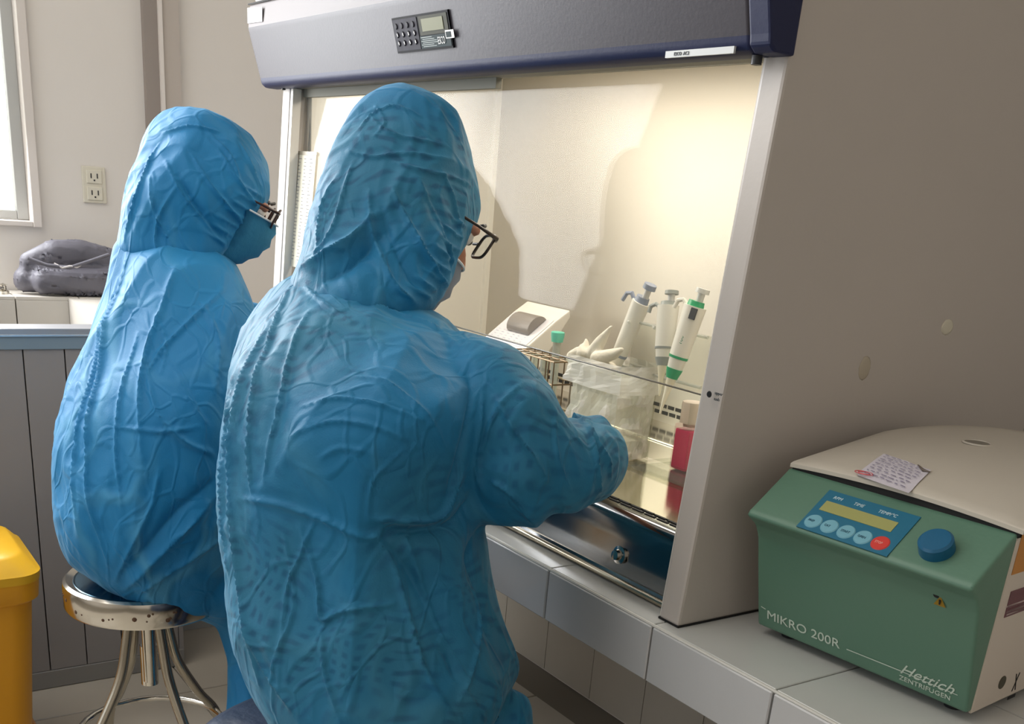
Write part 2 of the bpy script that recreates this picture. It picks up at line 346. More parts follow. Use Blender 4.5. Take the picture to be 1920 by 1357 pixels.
# ------------------------------------------------------------------ biosafety cabinet
X0, X1 = -2.262, -.889                 # outer faces
XI0, XI1 = -2.226, -.925               # inner faces
WS = .853; YB = 1.44                   # work surface, inner back
bsc = thing('biosafety_cabinet', 'white biosafety cabinet with a dark blue hood and lit steel interior', 'cabinet', (-1.5756, .94, BZ))
OB = Vector((-1.5756, .94, BZ))
def cb(v): return tuple(Vector(v)-OB)
def cbox(n, lo, hi, m, p=bsc, bevel=0, seg=2, smooth=False): return box(n, cb(lo), cb(hi), m, p, bevel, seg, smooth=smooth)
sidep = [(.908-OB.y, .0008), (1.60-OB.y, .0008), (1.60-OB.y, 1.55), (.952-OB.y, 1.55), (.9465-OB.y, .66)]
for n, a, b in (('left', X0, XI0), ('right', XI1, X1)):
    o = prism('side_panel', sidep, 'X', a-OB.x, b-OB.x, PANELW, bsc, .004, 2)
for z0, z1, y0, y1 in ((BZ+.001, 1.43, .914, .948),):
    for a, b in ((XI0-.0005, XI0+.012), (XI1-.002, XI1+.0005)):
        prism('edge_trim', [(.9105-OB.y, .001), (.93-OB.y, .001), (.967-OB.y, .66), (.949-OB.y, .66)], 'X', a-OB.x, b-OB.x, PANELE, bsc)
BACKM = mat('back_steel', (208, 202, 190), .5, 1, noise_amt=.03, noise_scale=4)
cbox('back_panel', (XI0, YB, WS-.05), (XI1, YB+.02, 1.50), BACKM)
LW = mat('inner_side_white', (222, 218, 208), .35)
cbox('inner_side_wall', (XI0, .985, WS), (XI0+.022, YB, 1.50), LW)
cbox('inner_side_wall', (XI1-.003, 1.03, WS), (XI1-.0005, YB, 1.50), LW)
cbox('mirrored_dark_strip', (XI1-.003, .98, WS), (XI1-.0005, 1.03, 1.50), mat('dark_strip_paint', (70, 72, 66), .6))  # unseen strip added so the back steel mirrors a dark band
cbox('corner_strip', (XI0+.022, YB-.012, WS), (XI0+.032, YB, 1.50), mat('corner_white', (226, 222, 210), .5))
cbox('interior_ceiling', (XI0, .93, 1.50), (XI1, YB+.02, 1.53), WHITE)
lamp = cbox('lamp_tube', (-2.12, 1.115, 1.485), (-1.0, 1.150, 1.498), emit('lamp_tube_glow', (255, 244, 222), 3.0))
tray = cbox('work_tray', (XI0+.02, .972, WS-.012), (XI1-.003, 1.300, WS), STEELB, bevel=.001, seg=1)
cbox('rear_ledge', (XI0+.02, 1.304, WS-.014), (XI1-.003, YB, WS-.001), STEELB)
tube('tray_edge', [cb((XI0+.03, 1.302, WS+.0008)), cb((XI1-.006, 1.302, WS+.0008))], .0022, mat('tray_edge_steel', (230, 226, 210), .3, 1), bsc, 6)
# slots: two rows in the foot of the back wall, two rows in the front lip
bm = bmesh.new(); box_bm(bm, (-.0082, -.0012, -.0034), (.0082, .002, .0034)); sm = bm_mesh('slot', bm); sm.materials.append(BLACK)
for r, z in enumerate((.8835, .8705)):
    for i in range(48):
        x = -2.16+i*.0215+(.006 if r else 0)
        t = bpy.data.objects.new('slot', sm); COL.objects.link(t); t.parent = bsc; t.location = cb((x, YB, z))
bm = bmesh.new(); box_bm(bm, (-.0105, -.0022, -.003), (.0105, .0022, .0011)); fm = bm_mesh('slot', bm); fm.materials.append(BLACK)
for r, y in enumerate((.9665, .9755)):
    for i in range(50):
        t = bpy.data.objects.new('slot', fm); COL.objects.link(t); t.parent = bsc; t.location = cb((-2.19+i*.0258+(.011 if r else 0), y, WS))
# polished rolled front
prof = [(.980, WS-.010), (.980, WS)] + [(.958-.017*sin(a), WS-.017+.017*cos(a)) for a in [radians(q) for q in range(0, 91, 15)]]
prof += [(.941, WS-.04), (.946, WS-.07), (.944, BZ+.012), (.937, BZ+.004), (.937, BZ+.001), (.99, BZ+.001)]
o = prism('front_lip', [(y-OB.y, z-OB.z) for y, z in prof], 'X', XI0-OB.x, XI1-OB.x, STEELD, bsc); autosmooth(o, 35)
tube('base_rail', [cb((XI0, .936, BZ+.006)), cb((XI1, .936, BZ+.006))], .005, STEEL, bsc, 8)
dv = lathe('drain_knob', [(0, .012), (.007, .011), (.008, .004), (.013, .003), (.013, 0)], CHROME, bsc, 16, frame(cb(on(1163, 1040, 'Y', .944)), (0, -1, .1)))
# front sash glass with its bottom edge and top rail
def sash_y(z): return .945+(z-1.04)*(.030/.36)
g = prism('sash_glass', [(sash_y(1.037)-OB.y, 1.037-OB.z), (sash_y(1.037)+.005-OB.y, 1.037-OB.z), (sash_y(1.41)+.005-OB.y, 1.41-OB.z), (sash_y(1.41)-OB.y, 1.41-OB.z)], 'X', XI0+.012-OB.x, XI1-.003-OB.x, GLASS, bsc)
tube('sash_edge', [cb((XI0+.014, sash_y(1.036)+.0025, 1.036)), cb((XI1-.004, sash_y(1.036)+.0025, 1.036))], .0013, mat('sash_edge_dark', (96, 92, 80), .3), bsc, 6)
cbox('sash_rail', (XI0+.012, .972, 1.396), (-1.50, .982, 1.43), mat('rail_grey', (128, 126, 116), .7, spec=.1))
for x in (XI0+.0145,): tube('sash_guide', [cb((x, .952, WS+.002)), cb((x, .992, 1.42))], .003, mat('guide_steel', (90, 90, 84), .4, .6), bsc, 6)
# hood
hp = [(.950, 1.409), (.920, 1.409), (.911, 1.416), (.909, 1.426), (.884, 1.512), (.888, 1.556), (.952, 1.556)]
HX0, HX1 = -2.292, -.8885
o = prism('hood_cover', [(y-OB.y, z-OB.z) for y, z in hp], 'X', HX0-OB.x, -.9135-OB.x, HOODB, bsc, .006, 3); autosmooth(o, 40)
for p in o.data.polygons: pass
o.data.materials.append(HOODN); o.data.materials.append(HOODL)
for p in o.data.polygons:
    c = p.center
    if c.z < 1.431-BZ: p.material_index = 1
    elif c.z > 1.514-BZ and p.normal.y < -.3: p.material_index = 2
o = prism('hood_end_cap', [(y-OB.y-.001, z-OB.z) for y, z in hp], 'X', -.9135-OB.x, -.883-OB.x, HOODN, bsc, .003, 2); o['label'] = 'navy blue hood end cap'
tube('hood_seam', [cb((HX0, .8865, 1.556)), cb((XI1, .8865, 1.556))], .0016, BLACK, bsc, 6)
cbox('top_body', (X0, .888, 1.558), (X1, 1.60, 2.15), PANELW, bevel=.004)
cbox('hood_underside', (X0+.02, .93, 1.411), (XI1, .99, 1.43), mat('hood_under', (120, 116, 104), .6))
N_h = Vector((0, -(1.512-1.426), (.884-.909))).normalized()       # outward normal of the slanted face
def hoodpt(x, y, out=.0008):
    P = Vector((0, .909, 1.426)); v = ray(x, y); t = (P-CAM).dot(N_h)/v.dot(N_h); return CAM+v*t+N_h*out-OB
hu = Vector((1, 0, 0)); hv = N_h.cross(hu); hv = hv if hv.z > 0 else -hv
def hrect(name, x0, y0, x1, y1, m, p, th=.001, out=0):
    """rectangle on the hood face, millimetres from the panel's upper left corner"""
    o0 = PT+N_h*out
    return quadpatch(name, [o0+hu*x0*.001-hv*y0*.001, o0+hu*x1*.001-hv*y0*.001, o0+hu*x1*.001-hv*y1*.001, o0+hu*x0*.001-hv*y1*.001], m, p, th, N_h)
PT = hoodpt(737, 34, 0)
cp = hrect('control_panel', 0, 0, 172, 50, mat('panel_black', (14, 14, 18), .6, spec=.1), bsc, .003)
hrect('keypad', 3, 3, 78, 47, mat('keypad_grey', (52, 50, 58), .6, spec=.12, noise_amt=.35, noise_scale=60), cp, .0008, .003)
hrect('display_bezel', 84, 3, 168, 29, mat('bezel', (70, 70, 60), .6, spec=.12), cp, .0008, .003)
hrect('display', 93, 7, 156, 24, mat('lcd_green', (112, 112, 82), .5, spec=.2), cp, .0008, .0038)
hrect('print_strip', 80, 30, 170, 47, mat('strip_teal', (44, 56, 58), .6, spec=.12), cp, .0006, .003)
for r in range(3):
    for c in range(4):
        q = PT+hu*(.012+c*.018)-hv*(.012+r*.012)+N_h*.0038
        lathe('button', [(0, .0018), (.0038, .0016), (.0045, 0)], mat('button_dark', (30, 28, 38), .6, spec=.25), cp, 12, frame(q, N_h))
        if r: quadpatch('button_mark', [q+hu*a-hv*b+N_h*.0019 for a, b in ((.001, -.002), (.003, -.002), (.004, .002), (.002, .002))], mat('mark_white', (214, 210, 206)), cp, .0003, N_h)
for k in range(6):
    hrect('print_line', 83+(k % 2)*4, 31.5+k*2.5, 116+(k*7) % 24, 32.3+k*2.5, mat('print_pale', (142, 150, 146)), cp, .0003, .0036)
Mh = Matrix((hu, hv, N_h)).transposed().to_4x4()
Mh.translation = PT+hu*.133-hv*.043+N_h*.0042
text('logo', 'ESCO', .014, mat('logo_white', (206, 206, 204)), Mh.copy(), cp, xs=.62)
hrect('tag_outline', 158, 26, 182, 37, mat('mark_white', (214, 210, 206)), cp, .0004, .004)
hrect('tag_face', 160, 28, 174, 35.5, mat('strip_teal', (52, 66, 68)), cp, .0004, .0045)
# sticker at the left end of the hood, label strip and screw at the right end of its lower edge
quadpatch('corner_sticker', [cb((x, .8835 if z > 1.51 else .8835, z)) for x, z in ((-2.288, 1.549), (-2.212, 1.545), (-2.212, 1.520), (-2.288, 1.522))], mat('sticker_white', (214, 212, 214)), bsc, .0008, (0, -1, 0))
a, b = cb(on(1236, 112, 'Y', .909)), cb(on(1400, 99, 'Y', .909))
ls = cbox('label_strip', (-1.045, .9085, 1.4095), (-.934, .9115, 1.4165), mat('label_pale', (190, 192, 190), .5)); ls['label'] = 'pale printed label strip'
Mt = Matrix(((1, 0, 0), (0, 0, -1), (0, 1, 0))).to_4x4(); Mt.translation = Vector(cb((-1.03, .9081, 1.4112)))
text('label_print', 'ESCO  AC2', .0052, mat('print_dark', (58, 66, 72)), Mt, ls)
lathe('hood_screw', [(0, -.010), (.006, -.009), (.006, 0)], DARK, bsc, 10, frame(cb((-.918, .929, 1.409)), (0, 0, 1)))
lathe('hood_screw', [(0, -.006), (.004, -.005), (.004, 0)], DARK, bsc, 10, frame(cb((-2.23, .935, 1.411)), (0, 0, 1)))
# marks on the right panel
CREAM = mat('glue_cream', (206, 200, 182), .7)
for px, py, ry, rz_ in ((1776, 613, .014, .011), (1621, 690, .012, .016)):
    q = on(px, py, 'X', X1); bm = bmesh.new(); bmesh.ops.create_icosphere(bm, subdivisions=2, radius=1)
    for v in bm.verts: v.co = Vector((v.co.x*.0015, v.co.y*ry, v.co.z*rz_))*(1+.12*noise.noise(v.co*3)); v.co += Vector(cb(q))
    link('glue_spot', bm_mesh('glue_spot', bm), CREAM if py < 650 else mat('glue_dirty', (178, 168, 150), .8), bsc, True)
q = on(1330, 739, 'Y', .916)
lathe('black_dot', [(0, .0012), (.0035, .001), (.004, 0)], BLACK, bsc, 12, frame(cb(q), (0, -1, 0)))
Mt = Matrix(((1, 0, 0), (0, 0, -1), (0, 1, 0))).to_4x4(); Mt.translation = Vector(cb((q.x+.009, .9155, q.z+.002)))
text('dot_caption', 'upper', .0055, mat('print_dark', (58, 66, 72)), Mt, bsc); Mt2 = Mt.copy(); Mt2.translation.z -= .007; text('dot_caption', 'sash', .0055, mat('print_dark', (58, 66, 72)), Mt2, bsc)
prism('kick_line', [(.9075-OB.y, -.0), (1.60-OB.y, -.0), (1.60-OB.y, .0025), (.9075-OB.y, .0025)], 'X', XI1-.001-OB.x, X1+.001-OB.x, BLACK, bsc)
bpy.data.objects['kick_line'].name = 'seal_line'
# paper sheet on the inside of the left wall
nq = [on(px, py, 'Y', .952) for px, py in ((541, 285), (572, 285), (565, 497), (533, 500))]
no_ = (nq[0]+nq[3])/2; nw = ((nq[1]-nq[0]).x+(nq[2]-nq[3]).x)/2; nh0, nh1 = (nq[3].z+nq[2].z)/2-no_.z, (nq[0].z+nq[1].z)/2-no_.z; no_.x = nq[0].x
nt_ = thing('paper_notice', 'tall handwritten paper list taped upright at the left end of the sash glass', 'paper', (max(no_.x, -2.219), .9435+(no_.z-1.04)*.0833, no_.z))
box('sheet', (0, -.0008, nh0), (nw, 0, nh1), mat('notice_paper', (206, 200, 180), .8), nt_, mtx=Matrix.Rotation(radians(-4.8), 4, 'X'))
box('tape', (-.003, -.0014, nh1-.004), (nw+.003, -.0007, nh1+.003), mat('tape_grey', (150, 142, 124), .5), nt_, mtx=Matrix.Rotation(radians(-4.8), 4, 'X'))
INK = mat('ink_blue_grey', (120, 118, 122), .8)
bm = bmesh.new(); RX = Matrix.Rotation(radians(-4.8), 4, 'X')
for k in range(30):
    z = nh1-.012-k*(nh1-nh0-.02)/30
    for s_ in range(3):
        y0 = .003+s_*nw*.31+random.uniform(0, .004); box_bm(bm, (y0, -.0012, z), (y0+random.uniform(.006, .014), -.0009, z+.0012), RX)
tag(link('handwriting', bm_mesh('handwriting', bm), INK, nt_), kind='stuff')

# ------------------------------------------------------------------ things on the work surface
# three pipettes
def pipette(name, top, tip, label, body, accent, grp=None, dark=False, wide=1.0, plung=.022):
    top, tip = Vector(top), Vector(tip); ax = (top-tip); L = ax.length; m = frame(tip, ax, (1, .2, 0))
    t = thing(name, label, 'pipette', tip); m = Matrix.Translation(-tip) @ m
    def e(z0, z1, w0, w1, mm, nm, d0=None, sh=0):
        bm = bmesh.new(); d0 = d0 or .8; pr = []
        A = [bm.verts.new(m @ Vector((w0*cos(a)*1.0+sh, w0*d0*sin(a), z0*L))) for a in [2*pi*k/16 for k in range(16)]]
        B = [bm.verts.new(m @ Vector((w1*cos(a)*1.0+sh, w1*d0*sin(a), z1*L))) for a in [2*pi*k/16 for k in range(16)]]
        bm.faces.new(A); bm.faces.new(B[::-1])
        for k in range(16): bm.faces.new((A[k], B[k], B[(k+1) % 16], A[(k+1) % 16]))
        o = link(nm, bm_mesh(nm, bm), mm, t); autosmooth(o, 50); return o
    e(0, .17, .0012, .0045, mat('tip_holder', (226, 220, 196), .35), 'tip_cone', 1)
    e(.17, .30, .0045, .0070*wide, mat('tip_holder', (226, 220, 196), .35), 'shaft', 1)
    e(.29, .37, .0085*wide, .0125*wide, accent, 'ejector_collar')
    e(.36, .46, .0110*wide, .0130*wide, body, 'lower_body')
    e(.45, .47, .0140*wide, .0145*wide, accent, 'ring')
    e(.47, .86, .0140*wide, .0165*wide, body, 'handle')
    e(.86, .90, .0125*wide, .0115*wide, accent, 'top_collar')
    e(.90, .965, .0055, .0055, mat('plunger_white', (214, 214, 212), .4), 'plunger', 1, .004)
    e(.965, 1.0, .0110, .0105, accent if not dark else mat('knob_white', (206, 208, 204), .4), 'push_button', 1, .004)
    h = bmesh.new(); tube_bm(h, [m @ Vector(p) for p in ((-.012, 0, .84*L), (-.024, 0, .88*L), (-.033, 0, .86*L), (-.036, 0, .80*L))], .0035, 8); o = link('finger_hook', bm_mesh('finger_hook', h), accent if not dark else body, t)
    if dark:
        bm = bmesh.new(); box_bm(bm, (.004, -.0145, .765*L), (.014, -.011, .85*L), m); link('dark_badge', bm_mesh('dark_badge', bm), DARK, t)
        Mx = m @ Matrix.Translation((.006, -.0125, .56*L)) @ Matrix.Rotation(radians(90), 4, 'X') @ Matrix.Rotation(radians(90), 4, 'Z')
        text('scale_print', '100', .009, mat('print_green', (30, 120, 80), .5), Mx, t)
    return t
GRN = mat('pipette_green', (20, 158, 100), .35); PGR = mat('pipette_grey_blue', (136, 146, 164), .4); PBW = mat('pipette_white', (228, 226, 216), .35)
YP = 1.15
pipette('pipette', on(1315, 540, 'Y', YP), on(1237, 775, 'Y', YP-.03), 'white and green pipette with a dark badge, rightmost in the stand', PBW, GRN, dark=True, wide=1.12)
pipette('pipette', on(1256, 545, 'Y', YP+.01), on(1236, 742, 'Y', YP-.01), 'upright white pipette with grey collar between two slanted ones', PBW, mat('collar_grey', (150, 156, 152), .4), wide=1.1)
pipette('pipette', on(1217, 531, 'Y', YP+.02), on(1118, 770, 'Y', YP), 'slanted white pipette with blue-grey button, leftmost of the three', PBW, PGR, wide=1.0)
# clear pipette stand
st = thing('pipette_stand', 'clear acrylic stand holding the three pipettes', 'stand', (-1.22, YP+.02, WS))
def sb(px, py, y=YP): return on(px, py, 'Y', y)-Vector((-1.22, YP+.02, WS))
box('base', (-.05, -.05, .0005), (.11, .07, .006), ACRYL, st, .001)
tl, tr_ = sb(1188, 600, YP+.03), sb(1345, 600, YP+.03)
box('back_plate', (tl.x, .012, .006), (tr_.x, .016, tl.z), ACRYL, st)
for z in (tl.z, tl.z-.075): tube('rack_bar', [(tl.x, -.004, z), (tr_.x, -.004, z)], .0025, clear('bar_acrylic', (225, 230, 222), haze=.35), st, 8)
tube('post', [(tr_.x-.004, .01, .006), (tr_.x, .01, tl.z)], .003, MC.get('bar') or clear('post_acrylic', (225, 230, 222), haze=.35), st, 8)
for dx in (0, .062, .118): tube('cradle', [(tl.x+.02+dx, .01, tl.z-.003), (tl.x+.015+dx, -.015, tl.z), (tl.x+.03+dx, -.025, tl.z)], .0022, clear('cradle_acrylic', (230, 234, 226), haze=.4), st, 8)
# clear bin with a plastic liner bag and crumpled gloves in it
YG = 1.10
bn = thing('liner_bin', 'clear bin lined with a crumpled translucent plastic bag', 'bin', (0, 0, 0))
BL = on(1060, 655, 'Y', YG); BR = on(1172, 700, 'Y', YG); bc = Vector(((BL.x+BR.x)/2, YG+.045, WS)); bn.location = bc
hw = (BR.x-BL.x)/2; zt = (BL.z+BR.z)/2-.01-WS
BAG = clear('bag_film', (250, 248, 240), haze=.55); BAGI = clear('bag_inner', (250, 248, 240), haze=.35)
def crinkle_box(name, hx, hy, z0, z1, m, p, amp, seed, flare=0, cuts=14):
    bm = bmesh.new(); n = cuts*4; rings = []
    for j in range(cuts+1):
        t = j/cuts; z = z0+(z1-z0)*t; ring = []
        for i in range(n):
            a = 2*pi*i/n; c_, s_ = cos(a), sin(a); k = 1/max(abs(c_), abs(s_))**.75
            f = 1+flare*t; q = Vector((hx*c_*k*f, hy*s_*k*f, z)); d = noise.noise(q*45+Vector((seed, 0, 0)))*amp+abs(noise.noise(q*90+Vector((seed, 3, 0))))*amp*.6
            ring.append(bm.verts.new(q+Vector((c_*d, s_*d, d*.4))))
        rings.append(ring)
    for a, b in zip(rings, rings[1:]):
        for i in range(n): bm.faces.new((a[i], a[(i+1) % n], b[(i+1) % n], b[i]))
    return link(name, bm_mesh(name, bm), m, p)
crinkle_box('bin_wall', hw*.86, .045, .0008, zt-.004, ACRYL, bn, 0.0, 1)
crinkle_box('liner_bag', hw*.84, .042, .004, zt, BAG, bn, .007, 2)
crinkle_box('liner_cuff', hw*1.04, .052, zt-.032, zt+.012, BAG, bn, .006, 5, -.08, 8)
tube('bin_rim', [(hw*.95, -.048, zt), (-hw*.95, -.048, zt), (-hw*.95, .048, zt), (hw*.95, .048, zt)], .0016, ACRYL, bn, 6, True)
gl = thing('used_glove', 'crumpled white latex glove with a pointed finger sticking out of the bin', 'glove', (bc.x, bc.y, WS+zt*.7))
def blob(parts, vox, name, m, parent=None, sm=3, off=(0, 0, 0)):
    """union of tapered capsules ((p0,r0),(p1,r1),...) by voxel remesh -> one surface"""
    bm = bmesh.new()
    for ch in parts:
        for (p, r), (q, s) in zip(ch, ch[1:]):
            p, q = Vector(p), Vector(q); L = (q-p).length; n = max(1, int(L/(max(r, s)*.35)))
            for k in range(n+1):
                t = k/n; rr = r+(s-r)*t; bmesh.ops.create_icosphere(bm, subdivisions=2, radius=rr, matrix=Matrix.Translation(p.lerp(q, t)-Vector(off)))
    return remesh(bm, vox, name, m, parent, sm)
def remesh(bm, vox, name, m, parent, sm, subs=0):
    me = bpy.data.meshes.new('tmp'); bm.to_mesh(me); bm.free(); t = bpy.data.objects.new('tmp', me); COL.objects.link(t)
    a = t.modifiers.new('r', 'REMESH'); a.mode = 'VOXEL'; a.voxel_size = vox
    if sm: b = t.modifiers.new('s', 'SMOOTH'); b.iterations = sm; b.factor = .5
    if subs: c = t.modifiers.new('u', 'SUBSURF'); c.levels = subs; c.render_levels = subs
    dg = bpy.context.evaluated_depsgraph_get(); dg.update(); out = bpy.data.meshes.new_from_object(t.evaluated_get(dg)); out.name = name
    bpy.data.objects.remove(t); bpy.data.meshes.remove(me); out.materials.clear(); return link(name, out, m, parent, True)
o3 = gl.location
gm = blob([[(on(1112, 662, 'Y', YG+.03)-o3, .013), (on(1126, 640, 'Y', YG+.03)-o3, .010), (on(1147, 611, 'Y', YG+.03)-o3, .0025)],
      [(on(1098, 668, 'Y', YG+.03)-o3, .012), (on(1099, 636, 'Y', YG+.03)-o3, .003)], [(on(1092, 662, 'Y', YG+.02)-o3, .01), (on(1090, 646, 'Y', YG+.02)-o3, .003)],
      [(on(1075, 670, 'Y', YG+.02)-o3, .013), (on(1084, 658, 'Y', YG+.02)-o3, .008)], [(on(1120, 672, 'Y', YG+.02)-o3, .013), (on(1150, 664, 'Y', YG+.03)-o3, .010), (on(1166, 655, 'Y', YG+.03)-o3, .004)],
      [(on(1080, 690, 'Y', YG+.04)-o3, .016), (on(1140, 700, 'Y', YG+.04)-o3, .02)]], .003, 'glove_rubber', mat('glove_white', (228, 222, 206), .5, bump=.4, bump_scale=120), gl, 1)
# wire rack with tubes
YR = 1.17
rk = thing('test_tube_rack', 'metal wire rack of glass tubes behind the near person', 'rack', (0, 0, 0))
c0 = on(985, 760, 'Y', YR); c1 = on(1065, 770, 'Y', YR); rc = Vector(((c0.x+c1.x)/2-.02, YR, WS)); rk.location = rc
WIRE = mat('wire_brown_steel', (120, 104, 84), .35, .9); hx, hy = .072, .030
for z in (.03, .085, .125): tube('wire_frame', [(hx, -hy, z), (-hx, -hy, z), (-hx, hy, z), (hx, hy, z)], .0016, WIRE, rk, 6, True)
for k in range(7):
    x = -hx+k*2*hx/6
    for y in (-hy, hy): tube('wire_upright', [(x, y, .001), (x, y, .125)], .0014, WIRE, rk, 6)
    tube('wire_cross', [(x, -hy, .125), (x, hy, .125)], .0012, WIRE, rk, 6)
for y in (0,): tube('wire_cross', [(-hx, y, .125), (hx, y, .125)], .0012, WIRE, rk, 6)
TG = clear('tube_glass', (235, 238, 230), haze=.22)
def tube_thing(px, py, cap, label, grp=None):
    q = on(px, py, 'Y', YR+.012); t = thing('test_tube', label, 'tube', (q.x, YR+.012, WS+.004), 0, grp)
    lathe('glass', [(0, 0), (.005, .002), (.0075, .008), (.0075, q.z-WS-.012), (.0066, q.z-WS-.012), (.0066, .009), (0, .004)], TG, t, 16)
    if cap: lathe('cap', [(0, 0), (.0105, 0), (.0125, .012), (.0125, .017), (.011, .018), (0, .018)], mat('cap_teal', (92, 196, 168), .35), t, 20, Matrix.Translation((0, 0, q.z-WS-.018)))
    return t
tube_thing(1046, 626, True, 'clear tube with a teal cap standing in the wire rack')
tube_thing(1003, 655, False, 'open glass test tube farthest left in the wire rack', 'test tubes in the wire rack')
tube_thing(1022, 660, False, 'open glass test tube just left of the teal-capped one', 'test tubes in the wire rack')
# instrument with slanted face
dvx = thing('benchtop_reader', 'white benchtop instrument with slanted labelled face and grey dome knob', 'instrument', (0, 0, 0))
YD = 1.24
P = {k: on(x, y, 'Y', yy) for k, x, y, yy in (('a', 920, 634, YD-.02), ('b', 996, 664, YD-.02), ('c', 1030, 598, YD+.055), ('d', 951, 577, YD+.055), ('e', 1036, 573, YD+.085), ('f', 957, 558, YD+.085))}
ctr = Vector(((P['a'].x+P['c'].x)/2, YD+.03, WS)); dvx.location = ctr
xl, xr = (P['a'].x+P['d'].x)/2-ctr.x, (P['b'].x+P['c'].x)/2-ctr.x
za, zc, ze = (P['a'].z+P['b'].z)/2-WS, (P['c'].z+P['d'].z)/2-WS, (P['e'].z+P['f'].z)/2-WS
yp = lambda v: v-ctr.y
prism('housing', [(yp(YD-.02), .001), (yp(YD-.02), za), (yp(YD+.055), zc), (yp(YD+.085), ze), (yp(YD+.088), ze-.014), (yp(YD+.022), za-.035), (yp(YD+.022), .001)], 'X', xl, xr, WHITE, dvx, .003, 2)
fd = Vector((0, .075, zc-za)).normalized(); fn = Vector((0, -fd.z, fd.y)); fo = Vector((xl, yp(YD-.02), za)); wd = xr-xl; ln = sqrt(.075**2+(zc-za)**2)
quadpatch('face_label', [fo+Vector((.006, 0, 0))+fd*.004+fn*.0004, fo+Vector((wd-.006, 0, 0))+fd*.004+fn*.0004, fo+Vector((wd-.006, 0, 0))+fd*(ln-.004)+fn*.0004, fo+Vector((.006, 0, 0))+fd*(ln-.004)+fn*.0004], mat('label_lilac', (214, 212, 216), .6), dvx, .0006, fn)
bm = bmesh.new()
for k in range(5):
    for s in range(6):
        x0 = .012+s*(wd-.03)/6+random.uniform(0, .004); q = fo+Vector((x0, 0, 0))+fd*(.008+k*.007)+fn*.001; l = random.uniform(.004, .010)
        vs = [bm.verts.new(q+a) for a in (Vector((0, 0, 0)), Vector((l, 0, 0)), Vector((l, 0, 0))+fd*.0012, fd*.0012)]; bm.faces.new(vs)
tag(link('printed_text', bm_mesh('printed_text', bm), mat('print_blue', (120, 124, 170)), dvx), kind='stuff')
mk = Matrix((Vector((1, 0, 0)), fd, fn)).transposed().to_4x4(); mk.translation = fo+Vector((wd*.56, 0, 0))+fd*ln*.66+fn*.001
kp = [(.026*cos(a), .020*sin(a)) for a in [pi*k/10 for k in range(11)]]
o = prism('dome_knob', kp, 'Y', -.038, .038, mat('knob_taupe', (132, 124, 116), .4), dvx, .002, 2, mtx=mk @ Matrix.Rotation(radians(90), 4, 'Z')); autosmooth(o, 50)
box('display', (xl+.075, yp(YD-.022), za-.05), (xr-.004, yp(YD-.0195), za-.022), mat('display_navy', (36, 66, 110), .3), dvx)
# small white box near the sleeve, pink bottle
wbx = thing('white_box', 'small white box lying on the steel surface beside the sleeve', 'box', (-1.37, 1.15, WS))
q = on(1173, 852, 'Z', WS); wbx.location = (q.x-.018, q.y, WS)
box('lid', (-.035, -.02, .012), (.03, .02, .026), WHITE, wbx, .002); box('carton', (-.034, -.019, .0006), (.029, .019, .012), WHITE, wbx, .001)
pb = thing('media_bottle', 'bottle of magenta liquid with a pale cap beside the right wall', 'bottle', (-1.2, 1.2, WS))
q = on(1287, 885, 'Z', WS); pb.location = (q.x-.012, q.y+.006, WS); k_ = pb.location
zt2 = on(1296, 752, 'Y', k_.y)[2]-WS
zm = on(1296, 800, 'Y', k_.y)[2]-WS
box('liquid', (-.017, -.0165, .002), (.017, .0165, zm-.004), mat('magenta_liquid', (232, 10, 110), .25), pb, .004, 3, smooth=False)
box('bottle_wall', (-.0185, -.018, .0006), (.0185, .018, zm+.004), clear('bottle_plastic', (250, 240, 240), haze=.05), pb, .004, 3)
lathe('neck', [(.012, zm), (.012, zm+.012)], mat('neck_pale', (226, 206, 196), .4), pb, 20)
lathe('cap', [(0, zt2), (.017, zt2), (.018, zt2-.003), (.018, zm+.006), (0, zm+.006)], mat('cap_pale', (226, 206, 196), .5), pb, 24)

# ------------------------------------------------------------------ centrifuge
A0 = radians(5.25); OC = Vector((-.835, .995, BZ))
cf = thing('centrifuge', 'green and white benchtop centrifuge with blue control panel', 'centrifuge', OC, A0)
CG = mat('centrifuge_green', (88, 124, 104), .42, bump=.05, bump_scale=200); CW = mat('centrifuge_white', (204, 192, 178), .42)
CL = mat('centrifuge_lid', (196, 188, 174), .42)
U = .287
fp = [(.0, .012), (-.024, .10), (-.033, .135), (-.043, .152), (-.062, .166), (-.058, .172), (.006, .216), (.03, .219), (.03, .012)]
o = prism('front_shell', fp, 'X', 0, U, CG, cf, .004, 3); autosmooth(o, 45)
o = prism('body', [(.03, .014), (.03, .215), (.20, .222), (.34, .215), (.352, .20), (.352, .014)], 'X', .002, U-.002, CW, cf, .004, 2)
o = box('side_panel', (U-.003, .008, .010), (U+.0015, .350, .213), CW, cf, .0012, 1)
# lid
bm = bmesh.new(); out = []
def lid_outline():
    pts = [(.002+(U+.004)*k/12, .006) for k in range(13)]
    for k in range(0, 21):
        a = pi*k/20; c_, s_ = cos(a), sin(a)
        pts.append((U/2+.004+(U/2+.003)*math.copysign(abs(c_)**.62, c_), .20+.185*abs(s_)**.85))
    return pts
lo_ = lid_outline(); rings = []
def ztop(u, v): return .229+.028*(1-math.exp(-max(0, v)/.09))-.006*((u-U/2)/(U/2))**2
for s, dz in ((.985, -.0075), (1.0, -.0065), (1.0, -.002), (.985, 0), (.9, 0), (.7, 0), (.45, 0), (.2, 0)):
    rings.append([bm.verts.new((U/2+(p[0]-U/2)*s, .17+(p[1]-.17)*s, ztop(U/2+(p[0]-U/2)*s, .17+(p[1]-.17)*s)+dz)) for p in lo_])
for a, b in zip(rings, rings[1:]):
    n = len(a)
    for i in range(n): bm.faces.new((a[i], a[(i+1) % n], b[(i+1) % n], b[i]))
